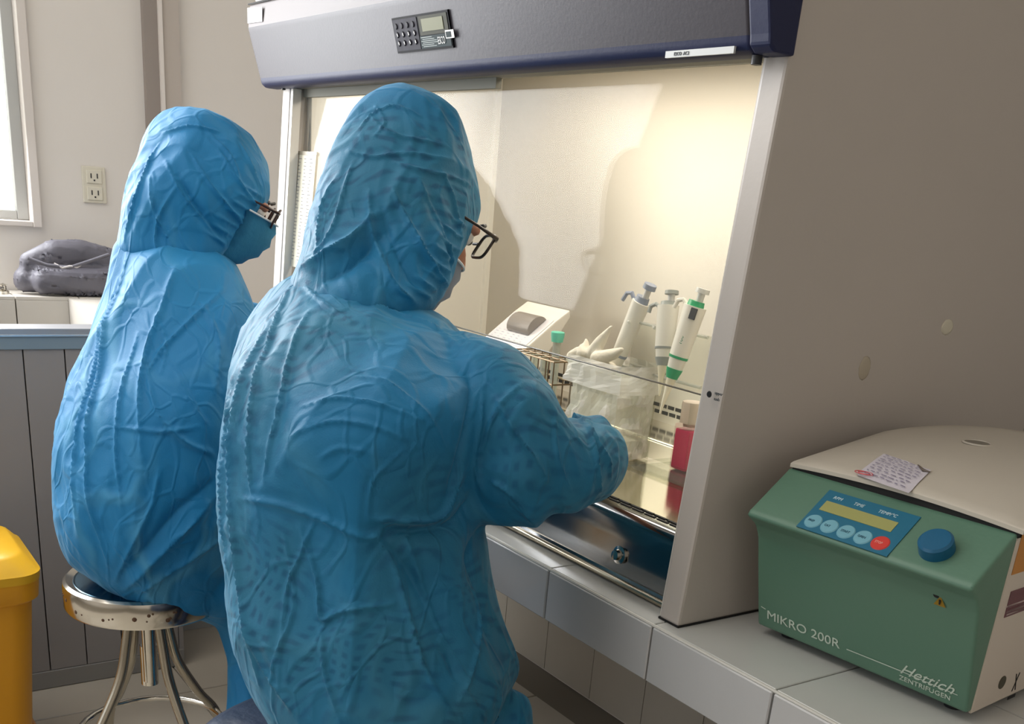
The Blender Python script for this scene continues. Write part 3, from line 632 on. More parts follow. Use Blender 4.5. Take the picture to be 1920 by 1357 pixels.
bm.faces.new(rings[0]); bm.faces.new(rings[-1])
lid = link('lid', bm_mesh('lid', bm), CL, cf); autosmooth(lid, 40)
box('lid_gap', (.004, .0085, .210), (U+.001, .33, .2230), BLACK, cf)
Rz = Matrix.Rotation(A0, 4, 'Z'); inv = (Matrix.Translation(OC) @ Rz).inverted()
def cray(px, py, fz):
    """point of the centrifuge's top surface (local) seen at a pixel"""
    v = ray(px, py); lo, hi = .5, 2.2
    for _ in range(40):
        m_ = (lo+hi)/2; q = inv @ (CAM+v*m_)
        if q.z > fz(q.x, q.y): lo = m_
        else: hi = m_
    return inv @ (CAM+v*hi)
q = cray(1832, 831, ztop); lathe('lid_window', [(0, .0012), (.015, .001), (.0155, 0)], mat('lid_port_grey', (128, 122, 110), .5), lid, 24, frame(q, (0, 0, 1)))
lathe('port_rim', [(.0155, .0), (.0165, .0018), (.018, 0)], CL, lid, 24, frame(q, (0, 0, 1)))
# slanted control face (from nose to lid)
a_, b_ = Vector((0, -.058, .172)), Vector((0, .006, .216)); fs = (b_-a_).normalized(); fnn = Vector((0, -fs.z, fs.y))
def cplane(px, py, P0, n, out=.0):
    v = ray(px, py); Rm = inv.to_3x3(); vl = Rm @ v; cl = inv @ CAM; t = (P0-cl).dot(n)/vl.dot(n); return cl+vl*t+n*out
pc = [cplane(x, y, a_, fnn, .0006) for x, y in ((1549, 919), (1725, 968), (1666, 1046), (1499, 989))]
# make it a true rectangle in the slanted plane
u0 = (pc[0].x+pc[3].x)/2; u1 = (pc[1].x+pc[2].x)/2; s0 = ((pc[2]-a_).dot(fs)+(pc[3]-a_).dot(fs))/2; s1 = ((pc[0]-a_).dot(fs)+(pc[1]-a_).dot(fs))/2
def fpnt(u, s, out=.0): return a_+Vector((u, 0, 0))+fs*s+fnn*out
def frect(name, ua, ub, sa, sb_, m, p, out, th=.0006): return quadpatch(name, [fpnt(u0+(u1-u0)*ua, s0+(s1-s0)*sa, out), fpnt(u0+(u1-u0)*ub, s0+(s1-s0)*sa, out), fpnt(u0+(u1-u0)*ub, s0+(s1-s0)*sb_, out), fpnt(u0+(u1-u0)*ua, s0+(s1-s0)*sb_, out)], m, p, th, fnn)
pn = frect('control_panel', 0, 1, 0, 1, mat('panel_blue', (28, 104, 132), .35), cf, .0002, .001)
frect('display', .07, .86, .50, .74, mat('lcd_yellow', (158, 158, 96), .35), pn, .0012)
Mf = Matrix((Vector((1, 0, 0)), fs, fnn)).transposed().to_4x4()
def fm(ua, sa, out): q = Mf.copy(); q.translation = fpnt(u0+(u1-u0)*ua, s0+(s1-s0)*sa, out); return q
PT2 = mat('panel_print', (196, 216, 220), .5)
for s_, ua in (('RPM', .10), ('TIME', .33), ('TEMP/°C', .60)): text('panel_print', s_, .0062, PT2, fm(ua, .83, .0013), pn, shear=.2)
BT = mat('button_pale_blue', (112, 168, 184), .4)
for k in range(5):
    q = fpnt(u0+(u1-u0)*(.115+.185*k), s0+(s1-s0)*(.22+.0*k), .0012)
    bt = lathe('button', [(0, .0012), (.0095, .001), (.0105, 0)], BT if k < 4 else mat('button_red', (206, 56, 48), .4), pn, 24, frame((0, 0, 0), fnn)); bt.location = q
    if k == 4: bt['label'] = 'red stop button'
    mm = Mf.copy(); mm.translation = fnn*.0013+fs*-.002+Vector((-.006, 0, 0)); text('button_print', ('PREP', 'CAT', 'START', 'OPEN', 'STOP')[k], .0045, mat('btn_print_dark', (40, 90, 110)) if k < 4 else mat('btn_print_pale', (240, 170, 160)), mm, bt, xs=.85)
kq = cplane(1757, 1030, a_, fnn, 0); kb = lathe('knob', [(.0185, 0), (.018, .014), (.0155, .0165), (0, .0168)], mat('knob_blue', (10, 88, 124), .4), cf, 36, frame(kq-fnn*.001, fnn)); kb['label'] = 'round blue knob'
# print on the front face
g0, g1 = Vector((0, 0, .012)), Vector((0, -.024, .10)); gs = (g1-g0).normalized(); gn = Vector((0, -gs.z, gs.y))
Mg = Matrix((Vector((1, 0, 0)), gs, gn)).transposed().to_4x4()
def gp(px, py, out=.0006): return cplane(px, py, g0, gn, out)
PR = mat('front_print', (196, 208, 194), .5)
q = gp(1438, 1158); m_ = Mg.copy(); m_.translation = q; qe = gp(1573, 1212)
wid = qe.x-q.x
t = text('front_print', 'MIKRO 200R', .0175, PR, m_, cf); bw = max(v.co.x for v in t.data.vertices)-min(v.co.x for v in t.data.vertices)
sc = wid/bw
for v in t.data.vertices: v.co.x = q.x+(v.co.x-q.x)*sc
def gline(p1, p2, th=.0011, nm='front_rule'):
    p1, p2 = gp(*p1), gp(*p2); quadpatch(nm, [p1, p2, p2+gs*th, p1+gs*th], PR, cf, .0003, gn)
gline((1428, 1137), (1436, 1142)); gline((1588, 1217), (1690, 1258)); gline((1690, 1258), (1796, 1303), .0008)
q = gp(1686, 1262); qe = gp(1790, 1300); m_ = Mg.copy(); m_.translation = q+gs*.002; t = text('front_print', 'Hettich', .019, PR, m_, cf, shear=.45)
bw = max(v.co.x for v in t.data.vertices)-q.x
for v in t.data.vertices: v.co.x = q.x+(v.co.x-q.x)*(qe.x-q.x)/bw
q = gp(1686, 1272); qe = gp(1782, 1308); m_ = Mg.copy(); m_.translation = q; t = text('front_print', 'ZENTRIFUGEN', .0085, PR, m_, cf)
bw = max(v.co.x for v in t.data.vertices)-q.x
for v in t.data.vertices: v.co.x = q.x+(v.co.x-q.x)*(qe.x-q.x)/bw
# emergency slot and warning triangle
h0, h1 = Vector((0, -.024, .10)), Vector((0, -.033, .135)); hs = (h1-h0).normalized(); hn = Vector((0, -hs.z, hs.y))
q = cplane(1757, 1113, h0, hn, .0012); bm = bmesh.new(); lathe_bm(bm, [(0, .0008), (.0035, .0008), (.0045, 0)], 14, frame(q, hn)); link('release_hole', bm_mesh('release_hole', bm), BLACK, cf)
q = cplane(1764, 1127, h0, hn, .0016)
bm = bmesh.new(); vs = [bm.verts.new(q+Vector((a, 0, 0))+hs*b) for a, b in ((-.007, -.005), (.007, -.005), (0, .007))]; f = bm.faces.new(vs); bmesh.ops.solidify(bm, geom=[f], thickness=.0006)
link('warning_triangle', bm_mesh('warning_triangle', bm), mat('warning_yellow', (196, 156, 50), .5), cf)
quadpatch('warning_mark', [q+Vector((a, 0, 0))+hs*b+hn*.0007 for a, b in ((-.0008, -.003), (.0008, -.003), (.0014, .003), (-.0010, .003))], BLACK, cf, .0003, hn)
# stickers on the right-hand side
sn = Vector((1, 0, 0)); SP = Vector((U+.0016, 0, 0))
def sp_(px, py): return cplane(px, py, SP, sn, .0)
def srect(name, x, y, w, h, m):
    q = sp_(x, y); return quadpatch(name, [q, q+Vector((0, w, 0)), q+Vector((0, w, h)), q+Vector((0, 0, h))], m, cf, .0005, sn)
srect('orange_sticker', 1896, 1078, .03, .055, mat('sticker_orange', (190, 128, 56), .6)); srect('rating_label', 1882, 1158, .06, .030, mat('label_maroon', (104, 60, 66), .5))
for k in range(4): srect('rating_print', 1886, 1154-k*5, .055, .0018, mat('label_pink_white', (206, 190, 184)))
q = sp_(1879, 1279); lathe('round_mark', [(0, .0006), (.008, .0005), (.008, 0)], mat('mark_olive', (70, 66, 50), .6), cf, 20, frame(q, sn))
for dx in (0, .008): 
    q = sp_(1896, 1296); quadpatch('bin_symbol', [q+Vector((0, dx, 0)), q+Vector((0, dx+.0018, 0)), q+Vector((0, .0098-dx, .022)), q+Vector((0, .008-dx, .022))], BLACK, cf, .0004, sn)
srect('bin_bar', 1888, 1312, .018, .004, BLACK)
for u, v in ((.03, .03), (U-.03, .03), (.03, .32), (U-.03, .32)): lathe('foot', [(.010, .0004), (.011, .006), (.010, .014)], DARK, cf, 16, Matrix.Translation((u, v, 0)))
# taped note on the lid
note = thing('handwritten_note', 'lilac handwritten note taped on the centrifuge lid', 'note', OC, A0)
corners = [(1657, 852), (1745, 884), (1703, 926), (1606, 892)]
cc = [cray(x, y, ztop) for x, y in corners]
bm = bmesh.new(); G = 8; grid = []
for j in range(G+1):
    row = []
    for i in range(G+1):
        s, t = i/G, j/G; p = (cc[0]*(1-s)+cc[1]*s)*(1-t)+(cc[3]*(1-s)+cc[2]*s)*t; row.append(bm.verts.new((p.x, p.y, ztop(p.x, p.y)+.0012+.0015*max(0, noise.noise(p*40)))))
    grid.append(row)
for j in range(G):
    for i in range(G): bm.faces.new((grid[j][i], grid[j][i+1], grid[j+1][i+1], grid[j+1][i]))
link('sheet', bm_mesh('sheet', bm), mat('note_lilac', (206, 200, 208), .7), note, True)
bm = bmesh.new()
def ink(bm, s, t, l, th=.0011):
    pp = []
    for ds, dt in ((0, 0), (l, 0), (l, th*18), (0, th*18)):
        s_, t_ = s+ds, t+dt; p = (cc[0]*(1-s_)+cc[1]*s_)*(1-t_)+(cc[3]*(1-s_)+cc[2]*s_)*t_; pp.append(bm.verts.new((p.x, p.y, ztop(p.x, p.y)+.0032)))
    bm.faces.new(pp)
for k in range(9):
    s = .08
    while s < .85:
        l = random.uniform(.03, .12); ink(bm, s, .08+k*.10+random.uniform(-.012, .012), l); s += l+random.uniform(.02, .06)
tag(link('handwriting', bm_mesh('handwriting', bm), mat('ink_violet', (112, 104, 134)), note), kind='stuff')
q = cray(1619, 891, ztop); bm = bmesh.new()
for r in (.011, .007): tube_bm(bm, [(q.x+r*cos(a), q.y+.7*r*sin(a), q.z+.003) for a in [2*pi*k/20 for k in range(20)]], .0006, 5, True)
o = link('red_stamp', bm_mesh('red_stamp', bm), mat('stamp_red', (204, 96, 100)), note); o['label'] = 'round red stamp'
qa, qb, qc = (cray(x, y, ztop)+Vector((0, 0, .003)) for x, y in ((1720, 876), (1730, 886), (1742, 889)))
tube('torn_corner', [qa, qb, qc], [.0006, .0018, .0006], mat('torn_dark', (96, 84, 74)), note, 6)

# ------------------------------------------------------------------ sink unit on the left
XS = -2.58; SY1 = .80
sk = thing('sink_unit', 'grey sink unit with grooved front boards under the window', 'sink unit', (-2.86, .3, 0))
OS = Vector((-2.86, .3, 0))
def sbx(n, lo, hi, m, bevel=0, p=sk): return box(n, tuple(Vector(lo)-OS), tuple(Vector(hi)-OS), m, p, bevel)
BRD = mat('board_grey', (142, 138, 136), .5, noise_amt=.05, noise_scale=5); ALU = mat('aluminium_edge', (190, 200, 206), .3, .7)
FR = mat('frame_blue_grey', (122, 140, 152), .45)
GY = []
for px, py in ((45.5, 690), (124, 700)): GY.append(on(px, py, 'X', XS).y)
step = GY[1]-GY[0]; gys = [GY[0]+k*step for k in range(-8, 4)]; gys = [g for g in gys if g < SY1-.03]+[SY1-.012]; first = gys[0]
for a, b in zip(gys, gys[1:]): sbx('board', (XS-.016, a+.0014, .048), (XS, b-.0014, .838), BRD, .0012)
sbx('carcass', (XS-.03, first, .05), (XS-.0165, SY1-.012, .85), BLACK)
sbx('top_rail', (XS-.020, first, .838), (XS+.004, SY1, .866), FR, .002)
sbx('edge_strip', (XS-.02, first, .866), (XS+.007, SY1, .8705), ALU, .001)
sbx('front_sill', (XS-.075, first, .862), (XS-.001, SY1, .8835), mat('sill_grey', (160, 160, 162), .3, .3), .002)
sbx('plinth', (XS-.018, first, .0005), (XS+.003, SY1, .047), mat('plinth_grey', (136, 134, 130), .5), .002)
sbx('end_panel', (XW+.005, SY1-.012, .0005), (XS, SY1, .86), BRD)
# tiled ledge round the basin
sx1 = XS-.075
ledge_m = mat('ledge_tile', (206, 200, 190), .3, noise_amt=.05)
sbx('basin_floor', (XW+.005, first, .60), (sx1, .66, .615), mat('basin_dark', (70, 66, 58), .5))
zl = .895
for a in np.arange(first, .60, .155): sbx('tile', (XW+.13, float(a)+.001, .70), (XW+.142, min(.664, float(a)+.153), zl-.001), ledge_m, .0015)
sbx('ledge_back', (XW+.005, first, .60), (XW+.13, SY1, zl-.002), GROUT)
for a in np.arange(first, .74, .155): sbx('tile', (XW+.006, float(a)+.001, zl-.001), (XW+.142, min(SY1, float(a)+.153), zl+.008), ledge_m, .0015)
# sloping right-hand ledge
bm = bmesh.new()
pts = [(XW+.142, .664, .60), (sx1, .680, .60), (sx1, SY1, .60), (XW+.142, SY1, .60), (XW+.142, .664, zl+.006), (sx1, .684, .868), (sx1, SY1, .868), (XW+.142, SY1, zl+.006)]
V = [bm.verts.new(Vector(p)-OS) for p in pts]
for f in ((0, 1, 5, 4), (1, 2, 6, 5), (2, 3, 7, 6), (3, 0, 4, 7), (4, 5, 6, 7), (3, 2, 1, 0)): bm.faces.new([V[i] for i in f])
link('side_ledge', bm_mesh('side_ledge', bm), ledge_m, sk)
# low block beyond the unit
lw = struct(box('trim_4', (XW, SY1+.01, 0), (-2.80, YW-.01, .12), TILE)); lw = struct(box('trim_5', (XW, SY1+.01, .12), (-2.86, YW-.01, .74), mat('lower_wall_tile', (206, 196, 178), .4)))
# tap fitting at the frame edge
tp = thing('tap', 'small steel tap on the tiled ledge below the window', 'tap', on(6, 540, 'X', XW+.08)); tp.location.z = zl+.008
lathe('tap_base', [(.014, 0), (.014, .006), (.008, .01), (.008, .02), (.011, .022), (0, .026)], CHROME, tp, 16); tube('spout', [(0, 0, .012), (.02, -.01, .016), (.04, -.025, .012)], .005, CHROME, tp, 8)
# grey bag
BGM = mat('bag_grey', (98, 96, 104), .5, noise_amt=.12, noise_scale=14, bump=.5, bump_scale=30)
by = on(115, 530, 'X', XW+.08); bgp = Vector((XW+.085, .68, zl+.008))
bag = thing('cloth_bag', 'dark grey folded cloth bag lying on the tiled ledge', 'bag', bgp)
bm = bmesh.new()
for ch in ([(( .0, -.145, .030), .026), ((0, .0, .034), .032), ((0, .13, .036), .034)], [((.0, -.13, .065), .022), ((0, -.06, .085), .03), ((0, .02, .092), .026), ((0, .11, .075), .026)], [((.03, -.10, .03), .028), ((.03, .12, .03), .03)], [((-.03, -.10, .05), .028), ((-.03, .12, .05), .03)]):
    for (p, r), (q, s) in zip(ch, ch[1:]):
        p, q = Vector(p), Vector(q)
        for k in range(25): bmesh.ops.create_icosphere(bm, subdivisions=2, radius=r+(s-r)*k/24, matrix=Matrix.Translation(p.lerp(q, k/24)))
bo = remesh(bm, .005, 'bag_cloth', BGM, bag, 8)
for v in bo.data.vertices:
    p = v.co; d = (1-abs(noise.noise(p*Vector((22, 12, 22))*1.0 if False else Vector((p.x*22, p.y*12, p.z*24))))*2)*.0045+noise.noise(p*9)*.010; v.co = p+v.normal*d
    v.co.z *= 1.2; v.co.y = v.co.y*.92+.02
    if v.co.z < .0008: v.co.z = .0008
tube('drawstring', [(x, y*.92+.02, z*1.2+.004) for x, y, z in ((.055, -.07, .066), (.062, -.05, .058), (.060, -.03, .062), (.058, -.01, .06), (.055, .01, .069))], .0028, mat('string_pale', (196, 190, 188), .6), bag, 8)
tube('fold_edge', [(x, y*.92+.02, z*1.2) for x, y, z in ((.046, -.135, .078), (.058, -.09, .066), (.058, -.03, .062), (.056, .03, .078), (.055, .08, .092))], .0045, BGM, bag, 8)

# ------------------------------------------------------------------ yellow waste bin
yb = thing('pedal_bin', 'yellow plastic waste bin at the left edge in front of the sink unit', 'bin', (-2.27, .22, 0))
YEL = mat('bin_yellow', (214, 148, 8), .38, bump=.04); YLD = mat('bin_lid_yellow', (218, 166, 22), .35)
def rrect(hx, hy, r, n=6):
    return [(sx*(hx-r)+r*cos(a), sy*(hy-r)+r*sin(a)) for sx, sy, a0 in ((1, 1, 0), (-1, 1, pi/2), (-1, -1, pi), (1, -1, 1.5*pi)) for a in [a0+pi/2*k/n for k in range(n+1)]]
def tower(name, secs, m, p, r=.05):
    bm = bmesh.new(); rings = []
    for hx, hy, z in secs: rings.append([bm.verts.new((x, y, z*.90)) for x, y in rrect(hx, hy, min(r, hx*.5))])
    for a, b in zip(rings, rings[1:]):
        n = len(a)
        for i in range(n): bm.faces.new((a[i], a[(i+1) % n], b[(i+1) % n], b[i]))
    bm.faces.new(rings[0]); bm.faces.new(rings[-1]); o = link(name, bm_mesh(name, bm), m, p); autosmooth(o, 40); return o
YLDb = tower('lid', [(.150, .165, .505), (.152, .167, .525), (.147, .161, .530), (.126, .142, .556), (.118, .135, .561), (.06, .08, .563)], YLD, yb)
tower('rim', [(.140, .155, .455), (.146, .161, .462), (.149, .164, .505)], YEL, yb)
tower('bucket', [(.112, .130, .10), (.135, .150, .46)], YEL, yb)
tower('foot_base', [(.150, .165, .001), (.150, .165, .02), (.118, .134, .115)], mat('bin_foot', (206, 130, 12), .4), yb)
o = box('pedal', (.145, -.03, .012), (.175, .03, .02), DARK, yb, .003)

# ------------------------------------------------------------------ stools
def stool(loc, label, seat_m, r, cover=False, rot=0):
    s = thing('lab_stool', label, 'stool', loc, rot, None)
    H = .545 if not cover else .505
    if cover:
        bm = bmesh.new(); lathe_bm(bm, [(0, H+.004), (r*.9, H+.002), (r*1.0, H-.008), (r*1.04, H-.03), (r*1.05, H-.07), (r*.98, H-.085), (0, H-.085)], 48)
        for v in bm.verts:
            a = math.atan2(v.co.y, v.co.x); v.co += v.co.normalized()*.006*noise.noise(Vector((cos(a)*4, sin(a)*4, v.co.z*14)))
        link('seat', bm_mesh('seat', bm), seat_m, s, True)
    else:
        lathe('seat', [(0, H-.012), (r*.70, H-.011), (r*.86, H-.004), (r*.95, H+.001), (r*.99, H-.003), (r, H-.012), (r*1.0, H-.046), (r*.985, H-.050), (r*.97, H-.034), (0, H-.034)], seat_m, s, 64)
        pl = lathe('seat_top', [(0, H-.0105), (r*.70, H-.0095), (r*.86, H-.0028), (r*.87, H-.0036)], mat('seat_top_steel', (70, 96, 110), .22, 1), s, 64)
        bm = bmesh.new()
        for k in range(46):
            a = random.uniform(0, 2*pi); lathe_bm(bm, [(0, .0012), (random.uniform(.0015, .0045), 0)], 7, frame((r*cos(a)*1.0005, r*sin(a)*1.0005, H-.015-random.uniform(0, .02)), (cos(a), sin(a), 0)))
        tag(link('rust_spots', bm_mesh('rust_spots', bm), mat('rust', (86, 60, 40), .8), s), kind='stuff')
    lathe('hub_plate', [(0, H-.046), (.075, H-.046), (.08, H-.058), (.045, H-.062), (.03, H-.082), (0, H-.082)], mat('hub_dark', (74, 66, 62), .4, .6), s, 24)
    lathe('screw_shaft', [(.0125, H-.21), (.0125, H-.08)], CHROME, s, 16, Matrix.Translation((.006, 0, 0)))
    lathe('guide_pipe', [(.016, H-.20), (.016, H-.12), (.0135, H-.12)], CHROME, s, 16, Matrix.Translation((-.004, .0, -.02)))
    for k in range(4):
        a = radians(25+90*k); c_, s_ = cos(a), sin(a)
        pts = spline([(q*c_, q*s_, z) for q, z in ((.035, H-.062), (.045, H-.12), (.062, H-.19), (.105, H-.27), (.150, H-.34), (.175, .07), (.190, .012))], 6)
        lg = tube('leg', pts, .0095, mat('leg_metal', (168, 160, 144), .22, .85), s, 12)
        lathe('foot_cap', [(.012, 0.0003), (.013, .02), (.010, .024)], DARK, lg, 12, Matrix.Translation((.190*c_, .190*s_, 0)))
    tube('foot_ring', [(.135*cos(a), .135*sin(a), H-.318) for a in [2*pi*k/32 for k in range(32)]], .006, CHROME, s, 8, True)
    return s
stool((-1.852, .508, 0), 'round chromed metal stool under the left person', CHROME, .142, rot=radians(-8))
NAVY = mat('navy_cover', (8, 32, 58), .5, noise_amt=.35, noise_scale=22, bump=.6, bump_scale=40)
stool((-1.215, .575, 0), 'stool with a crinkled navy blue seat cover under the near person', NAVY, .185, True, rot=.3)

# ------------------------------------------------------------------ people
def ring_loft(bm, rows, ang=0.0, n=40, power=1.0):
    """rows: (y, xl, xr, depth, k): horizontal ellipses whose outline meets the two pixels; k = fore-and-aft / sideways radius"""
    rings = []
    ca, sa = cos(ang), sin(ang)
    for y, xl, xr, d, k in rows:
        c = at((xl+xr)/2, y, d); w_ = float((xr-xl)/2/F*d); k = float(k)
        ex, ey = Vector((ca, sa, 0)), Vector((-sa, ca, 0)); rx, ry = ex.dot(R_), ey.dot(R_)
        a = w_/sqrt(rx*rx+(k*ry)**2)
        rings.append([bm.verts.new(c+a*cos(t)*ex+a*k*sin(t)*ey) for t in [2*pi*i/n for i in range(n)]])
    for p, q in zip(rings, rings[1:]):
        for i in range(n): bm.faces.new((p[i], p[(i+1) % n], q[(i+1) % n], q[i]))
    bm.faces.new(rings[0][::-1]); bm.faces.new(rings[-1])
def interp_rows(rows, n=5):
    """smooth interpolation between given rows"""
    P = [np.array(r, float) for r in rows]; out = []
    for i in range(len(P)-1):
        a = P[i-1] if i else P[0]; b, c = P[i], P[i+1]; d = P[i+2] if i+2 < len(P) else P[-1]
        for k in range(n): t = k/n; out.append(.5*((2*b)+(c-a)*t+(2*a-5*b+4*c-d)*t*t+(3*b-a-3*c+d)*t**3))
    return out+[P[-1]]
def chain_bm(bm, ch):
    """ch: list of (px, py, depth, pixel radius)"""
    pts = [(at(x, y, d), r/F*d) for x, y, d, r in ch]
    for (p, r), (q, s) in zip(pts, pts[1:]):
        n = max(2, int((q-p).length/(max(r, s)*.25)))
        for k in range(n+1): bmesh.ops.create_icosphere(bm, subdivisions=3, radius=r+(s-r)*k/n, matrix=Matrix.Translation(p.lerp(q, k/n)))
def finish(bm, vox, name, m, parent, creases, amp, seed, sm=6, fold=None, gather=None):
    """remesh, smooth, subdivide, then fold the cloth: soft folds, crumple ridges and traced creases"""
    org = parent.location
    o = remesh(bm, vox, name, m, parent, sm, 1); me = o.data; n = len(me.vertices)
    co = np.empty(n*3); me.vertices.foreach_get('co', co); co = co.reshape(-1, 3); no = np.empty(n*3); me.vertex_normals.foreach_get('vector', no); no = no.reshape(-1, 3)
    disp = np.zeros(n)
    if creases:
        bvh = BVHTree.FromPolygons([tuple(c) for c in co], [tuple(p.vertices) for p in me.polygons])
        for h, wd_, pts in creases:
            if wd_ < .008: wd_ *= .72
            h *= 1.4
            pl = []
            P2 = [Vector((a, b, 0)) for a, b in pts]; P2 = spline(P2, 5) if len(P2) > 2 else [P2[0].lerp(P2[1], k/6) for k in range(7)]
            for q in P2:
                hit = bvh.ray_cast(CAM, ray(q.x, q.y).normalized())
                if hit[0] is not None:
                    if pl and (hit[0]-pl[-1]).length > .12: break
                    pl.append(hit[0])
            if len(pl) < 2: continue
            A = np.array([tuple(p) for p in pl]); lo, hi = A.min(0)-wd_*4, A.max(0)+wd_*4
            idx = np.where(((co > lo) & (co < hi)).all(1))[0]
            if not len(idx): continue
            X = co[idx]; best = np.full(len(idx), 1e9); tt = np.zeros(len(idx)); ns = len(A)-1
            for i in range(ns):
                a, b = A[i], A[i+1]; ab = b-a; L2 = max(1e-9, ab@ab); t = np.clip(((X-a)@ab)/L2, 0, 1); d = np.linalg.norm(X-(a+t[:, None]*ab), axis=1)
                m2 = d < best; best[m2] = d[m2]; tt[m2] = (i+t[m2])/ns
            env = np.sin(pi*np.clip(tt, .02, .98))**.5
            disp[idx] += h*env*(np.exp(-np.abs(best)/wd_)*1.15-.4*np.exp(-(best/(2.8*wd_))**2))
    nz = np.zeros(n)
    for i in range(n):
        x, y, z = co[i]
        wv = noise.noise(Vector((x*2.6+seed, y*2.6, z*2.2)))*.14
        a = noise.noise(Vector((x*5+seed, y*5, z*2.4)))                         # broad soft folds, drawn out vertically
        b = abs(noise.noise(Vector(((x+wv)*8, (y-wv)*8+seed, (z+wv)*2.6))))
        c = abs(noise.noise(Vector(((x-wv)*16, (y+wv)*16+seed, (z-wv)*5.5))))
        e = abs(noise.noise(Vector(((x+wv)*34, (y+wv)*34+seed, (z+wv)*20))))
        g_ = min(1, max(0, noise.noise(Vector((x*3.5, y*3.5+seed, z*3.5)))+.35)*1.6)
        nz[i] = a*.010-b*.020+.004-c*.010*g_-e*.0036*g_
    disp += nz*amp
    if gather:
        disp += gather(co)
    co += no*disp[:, None]; co -= np.array(tuple(org))
    me.vertices.foreach_set('co', co.ravel()); me.update(); return o
def spectacles(parent, m4, lensw=.052, lensh=.036, mcol=DARK):
    """in head space: x right, y forward, z up, origin between the eyes"""
    g = bpy.data.objects.new('glasses', None)
    bm = bmesh.new()
    def rim(sx):
        return [(sx*(.034+lensw/2*math.copysign(abs(cos(a))**.6, cos(a))), .0-.010*abs(sx*cos(a)*.5+.5), lensh/2*math.copysign(abs(sin(a))**.6, sin(a))) for a in [2*pi*k/24 for k in range(24)]]
    for sx in (-1, 1): tube_bm(bm, [m4 @ Vector(p) for p in rim(sx)], .0021, 8, True)
    tube_bm(bm, [m4 @ Vector(p) for p in ((-.009, 0, .004), (0, .002, .006), (.009, 0, .004))], .002, 8)
    for sx in (-1, 1): tube_bm(bm, [m4 @ Vector(p) for p in ((sx*.061, -.008, .010), (sx*.070, -.012, .010), (sx*.070, -.045, .006), (sx*.062, -.085, .0), (sx*.058, -.10, -.02))], [.0030, .0030, .002, .002, .002], 8)
    go = link('glasses', bm_mesh('glasses', bm), mcol, parent, True)
    for sx in (-1, 1):
        bm = bmesh.new(); vs = [bm.verts.new(m4 @ Vector(p)) for p in rim(sx)]; bm.faces.new(vs); l = link('lens', bm_mesh('lens', bm), LENS, go)
    return go
def head_parts(hm):
    """skin surface of head and neck as capsules, head space -> world"""
    S1 = lambda p: hm @ (Vector((0, .088, -.03))+(Vector(p)-Vector((0, .088, -.03)))*.81)
    return [[(S1((0, -.05, .005)), .060), (S1((0, .005, .008)), .057)], [(S1((0, .02, -.01)), .062), (S1((0, .045, -.065)), .046), (S1((0, .065, -.09)), .028)],
            [(S1((0, -.05, -.01)), .06), (S1((0, -.04, -.08)), .05)],
            [(S1((0, .098, .005)), .008), (S1((0, .118, -.028)), .012), (S1((0, .102, -.036)), .012)],
            [(S1((-.014, .105, -.036)), .007), (S1((.014, .105, -.036)), .007)],
            [(S1((-.025, .088, -.060)), .009), (S1((0, .094, -.058)), .010), (S1((.025, .088, -.060)), .009)],
            [(S1((-.05, .086, .022)), .010), (S1((.05, .086, .022)), .010)],
            [(S1((-.080, -.005, .015)), .012), (S1((-.083, -.010, -.02)), .009)], [(S1((.080, -.005, .015)), .012), (S1((.083, -.010, -.02)), .009)]]
def face_details(parent, hm, base):
    for sx in (-1, 1):
        bm = bmesh.new(); bmesh.ops.create_uvsphere(bm, u_segments=16, v_segments=10, radius=.0125, matrix=Matrix.Translation(hm @ Vector((sx*.032, .082, 0)))); e = link('eye', bm_mesh('eye', bm), mat('eye_white', (226, 220, 212), .3), base, True)
        bm = bmesh.new(); bmesh.ops.create_uvsphere(bm, u_segments=12, v_segments=8, radius=.006, matrix=Matrix.Translation(hm @ Vector((sx*.032, .0905, -.002)))); link('iris', bm_mesh('iris', bm), mat('iris_dark', (36, 24, 18), .2), base, True)
        tube('eyebrow', [hm @ Vector((sx*.016, .097, .024)), hm @ Vector((sx*.034, .098, .028)), hm @ Vector((sx*.050, .088, .022))], [.002, .003, .0015], DARK, base, 6)
def mask(parent, hm, m, dz=0, dy=0):
    hm = hm @ Matrix.Translation((0, dy, dz))
    bm = bmesh.new(); rows = []
    for j in range(9):
        t = j/8; row = []
        for i in range(15):
            s = i/14*2-1; a = s*1.35; z = .0-.012*0-.100*t
            bulge = .125-.0*t+.012*sin(pi*t)-.035*t*t; r = .076-.014*t
            p = Vector((r*sin(a)*1.02, .030+(bulge-.030)*cos(a)**.8 if abs(a) < 1.5 else .03, -.008+z+.006*(1-s*s)*(1-t)))
            p.y += .0022*(1 if j % 2 else -1)
            row.append(bm.verts.new(hm @ p))
        rows.append(row)
    for a, b in zip(rows, rows[1:]):
        for i in range(14): bm.faces.new((a[i], a[i+1], b[i+1], b[i]))
    r = bmesh.ops.solidify(bm, geom=bm.faces[:], thickness=.0015)
    mo = link('face_mask', bm_mesh('face_mask', bm), m, parent, True)
    tube('mask_border', [hm @ Vector((.076*sin(a)*1.02, .031+.096*cos(a)**.8, -.0075+.006*(1-(a/1.35)**2))) for a in [-1.33+2.66*k/16 for k in range(17)]], .0018, MASKW, mo, 6)
    for sx in (-1, 1):
        tube('ear_loop', [hm @ Vector(p) for p in ((sx*.072, .046, -.012), (sx*.068, .02, .0), (sx*.066, .0, -.01), (sx*.064, .01, -.04), (sx*.058, .040, -.10))], .0016, MASKW, mo, 6)
    return mo
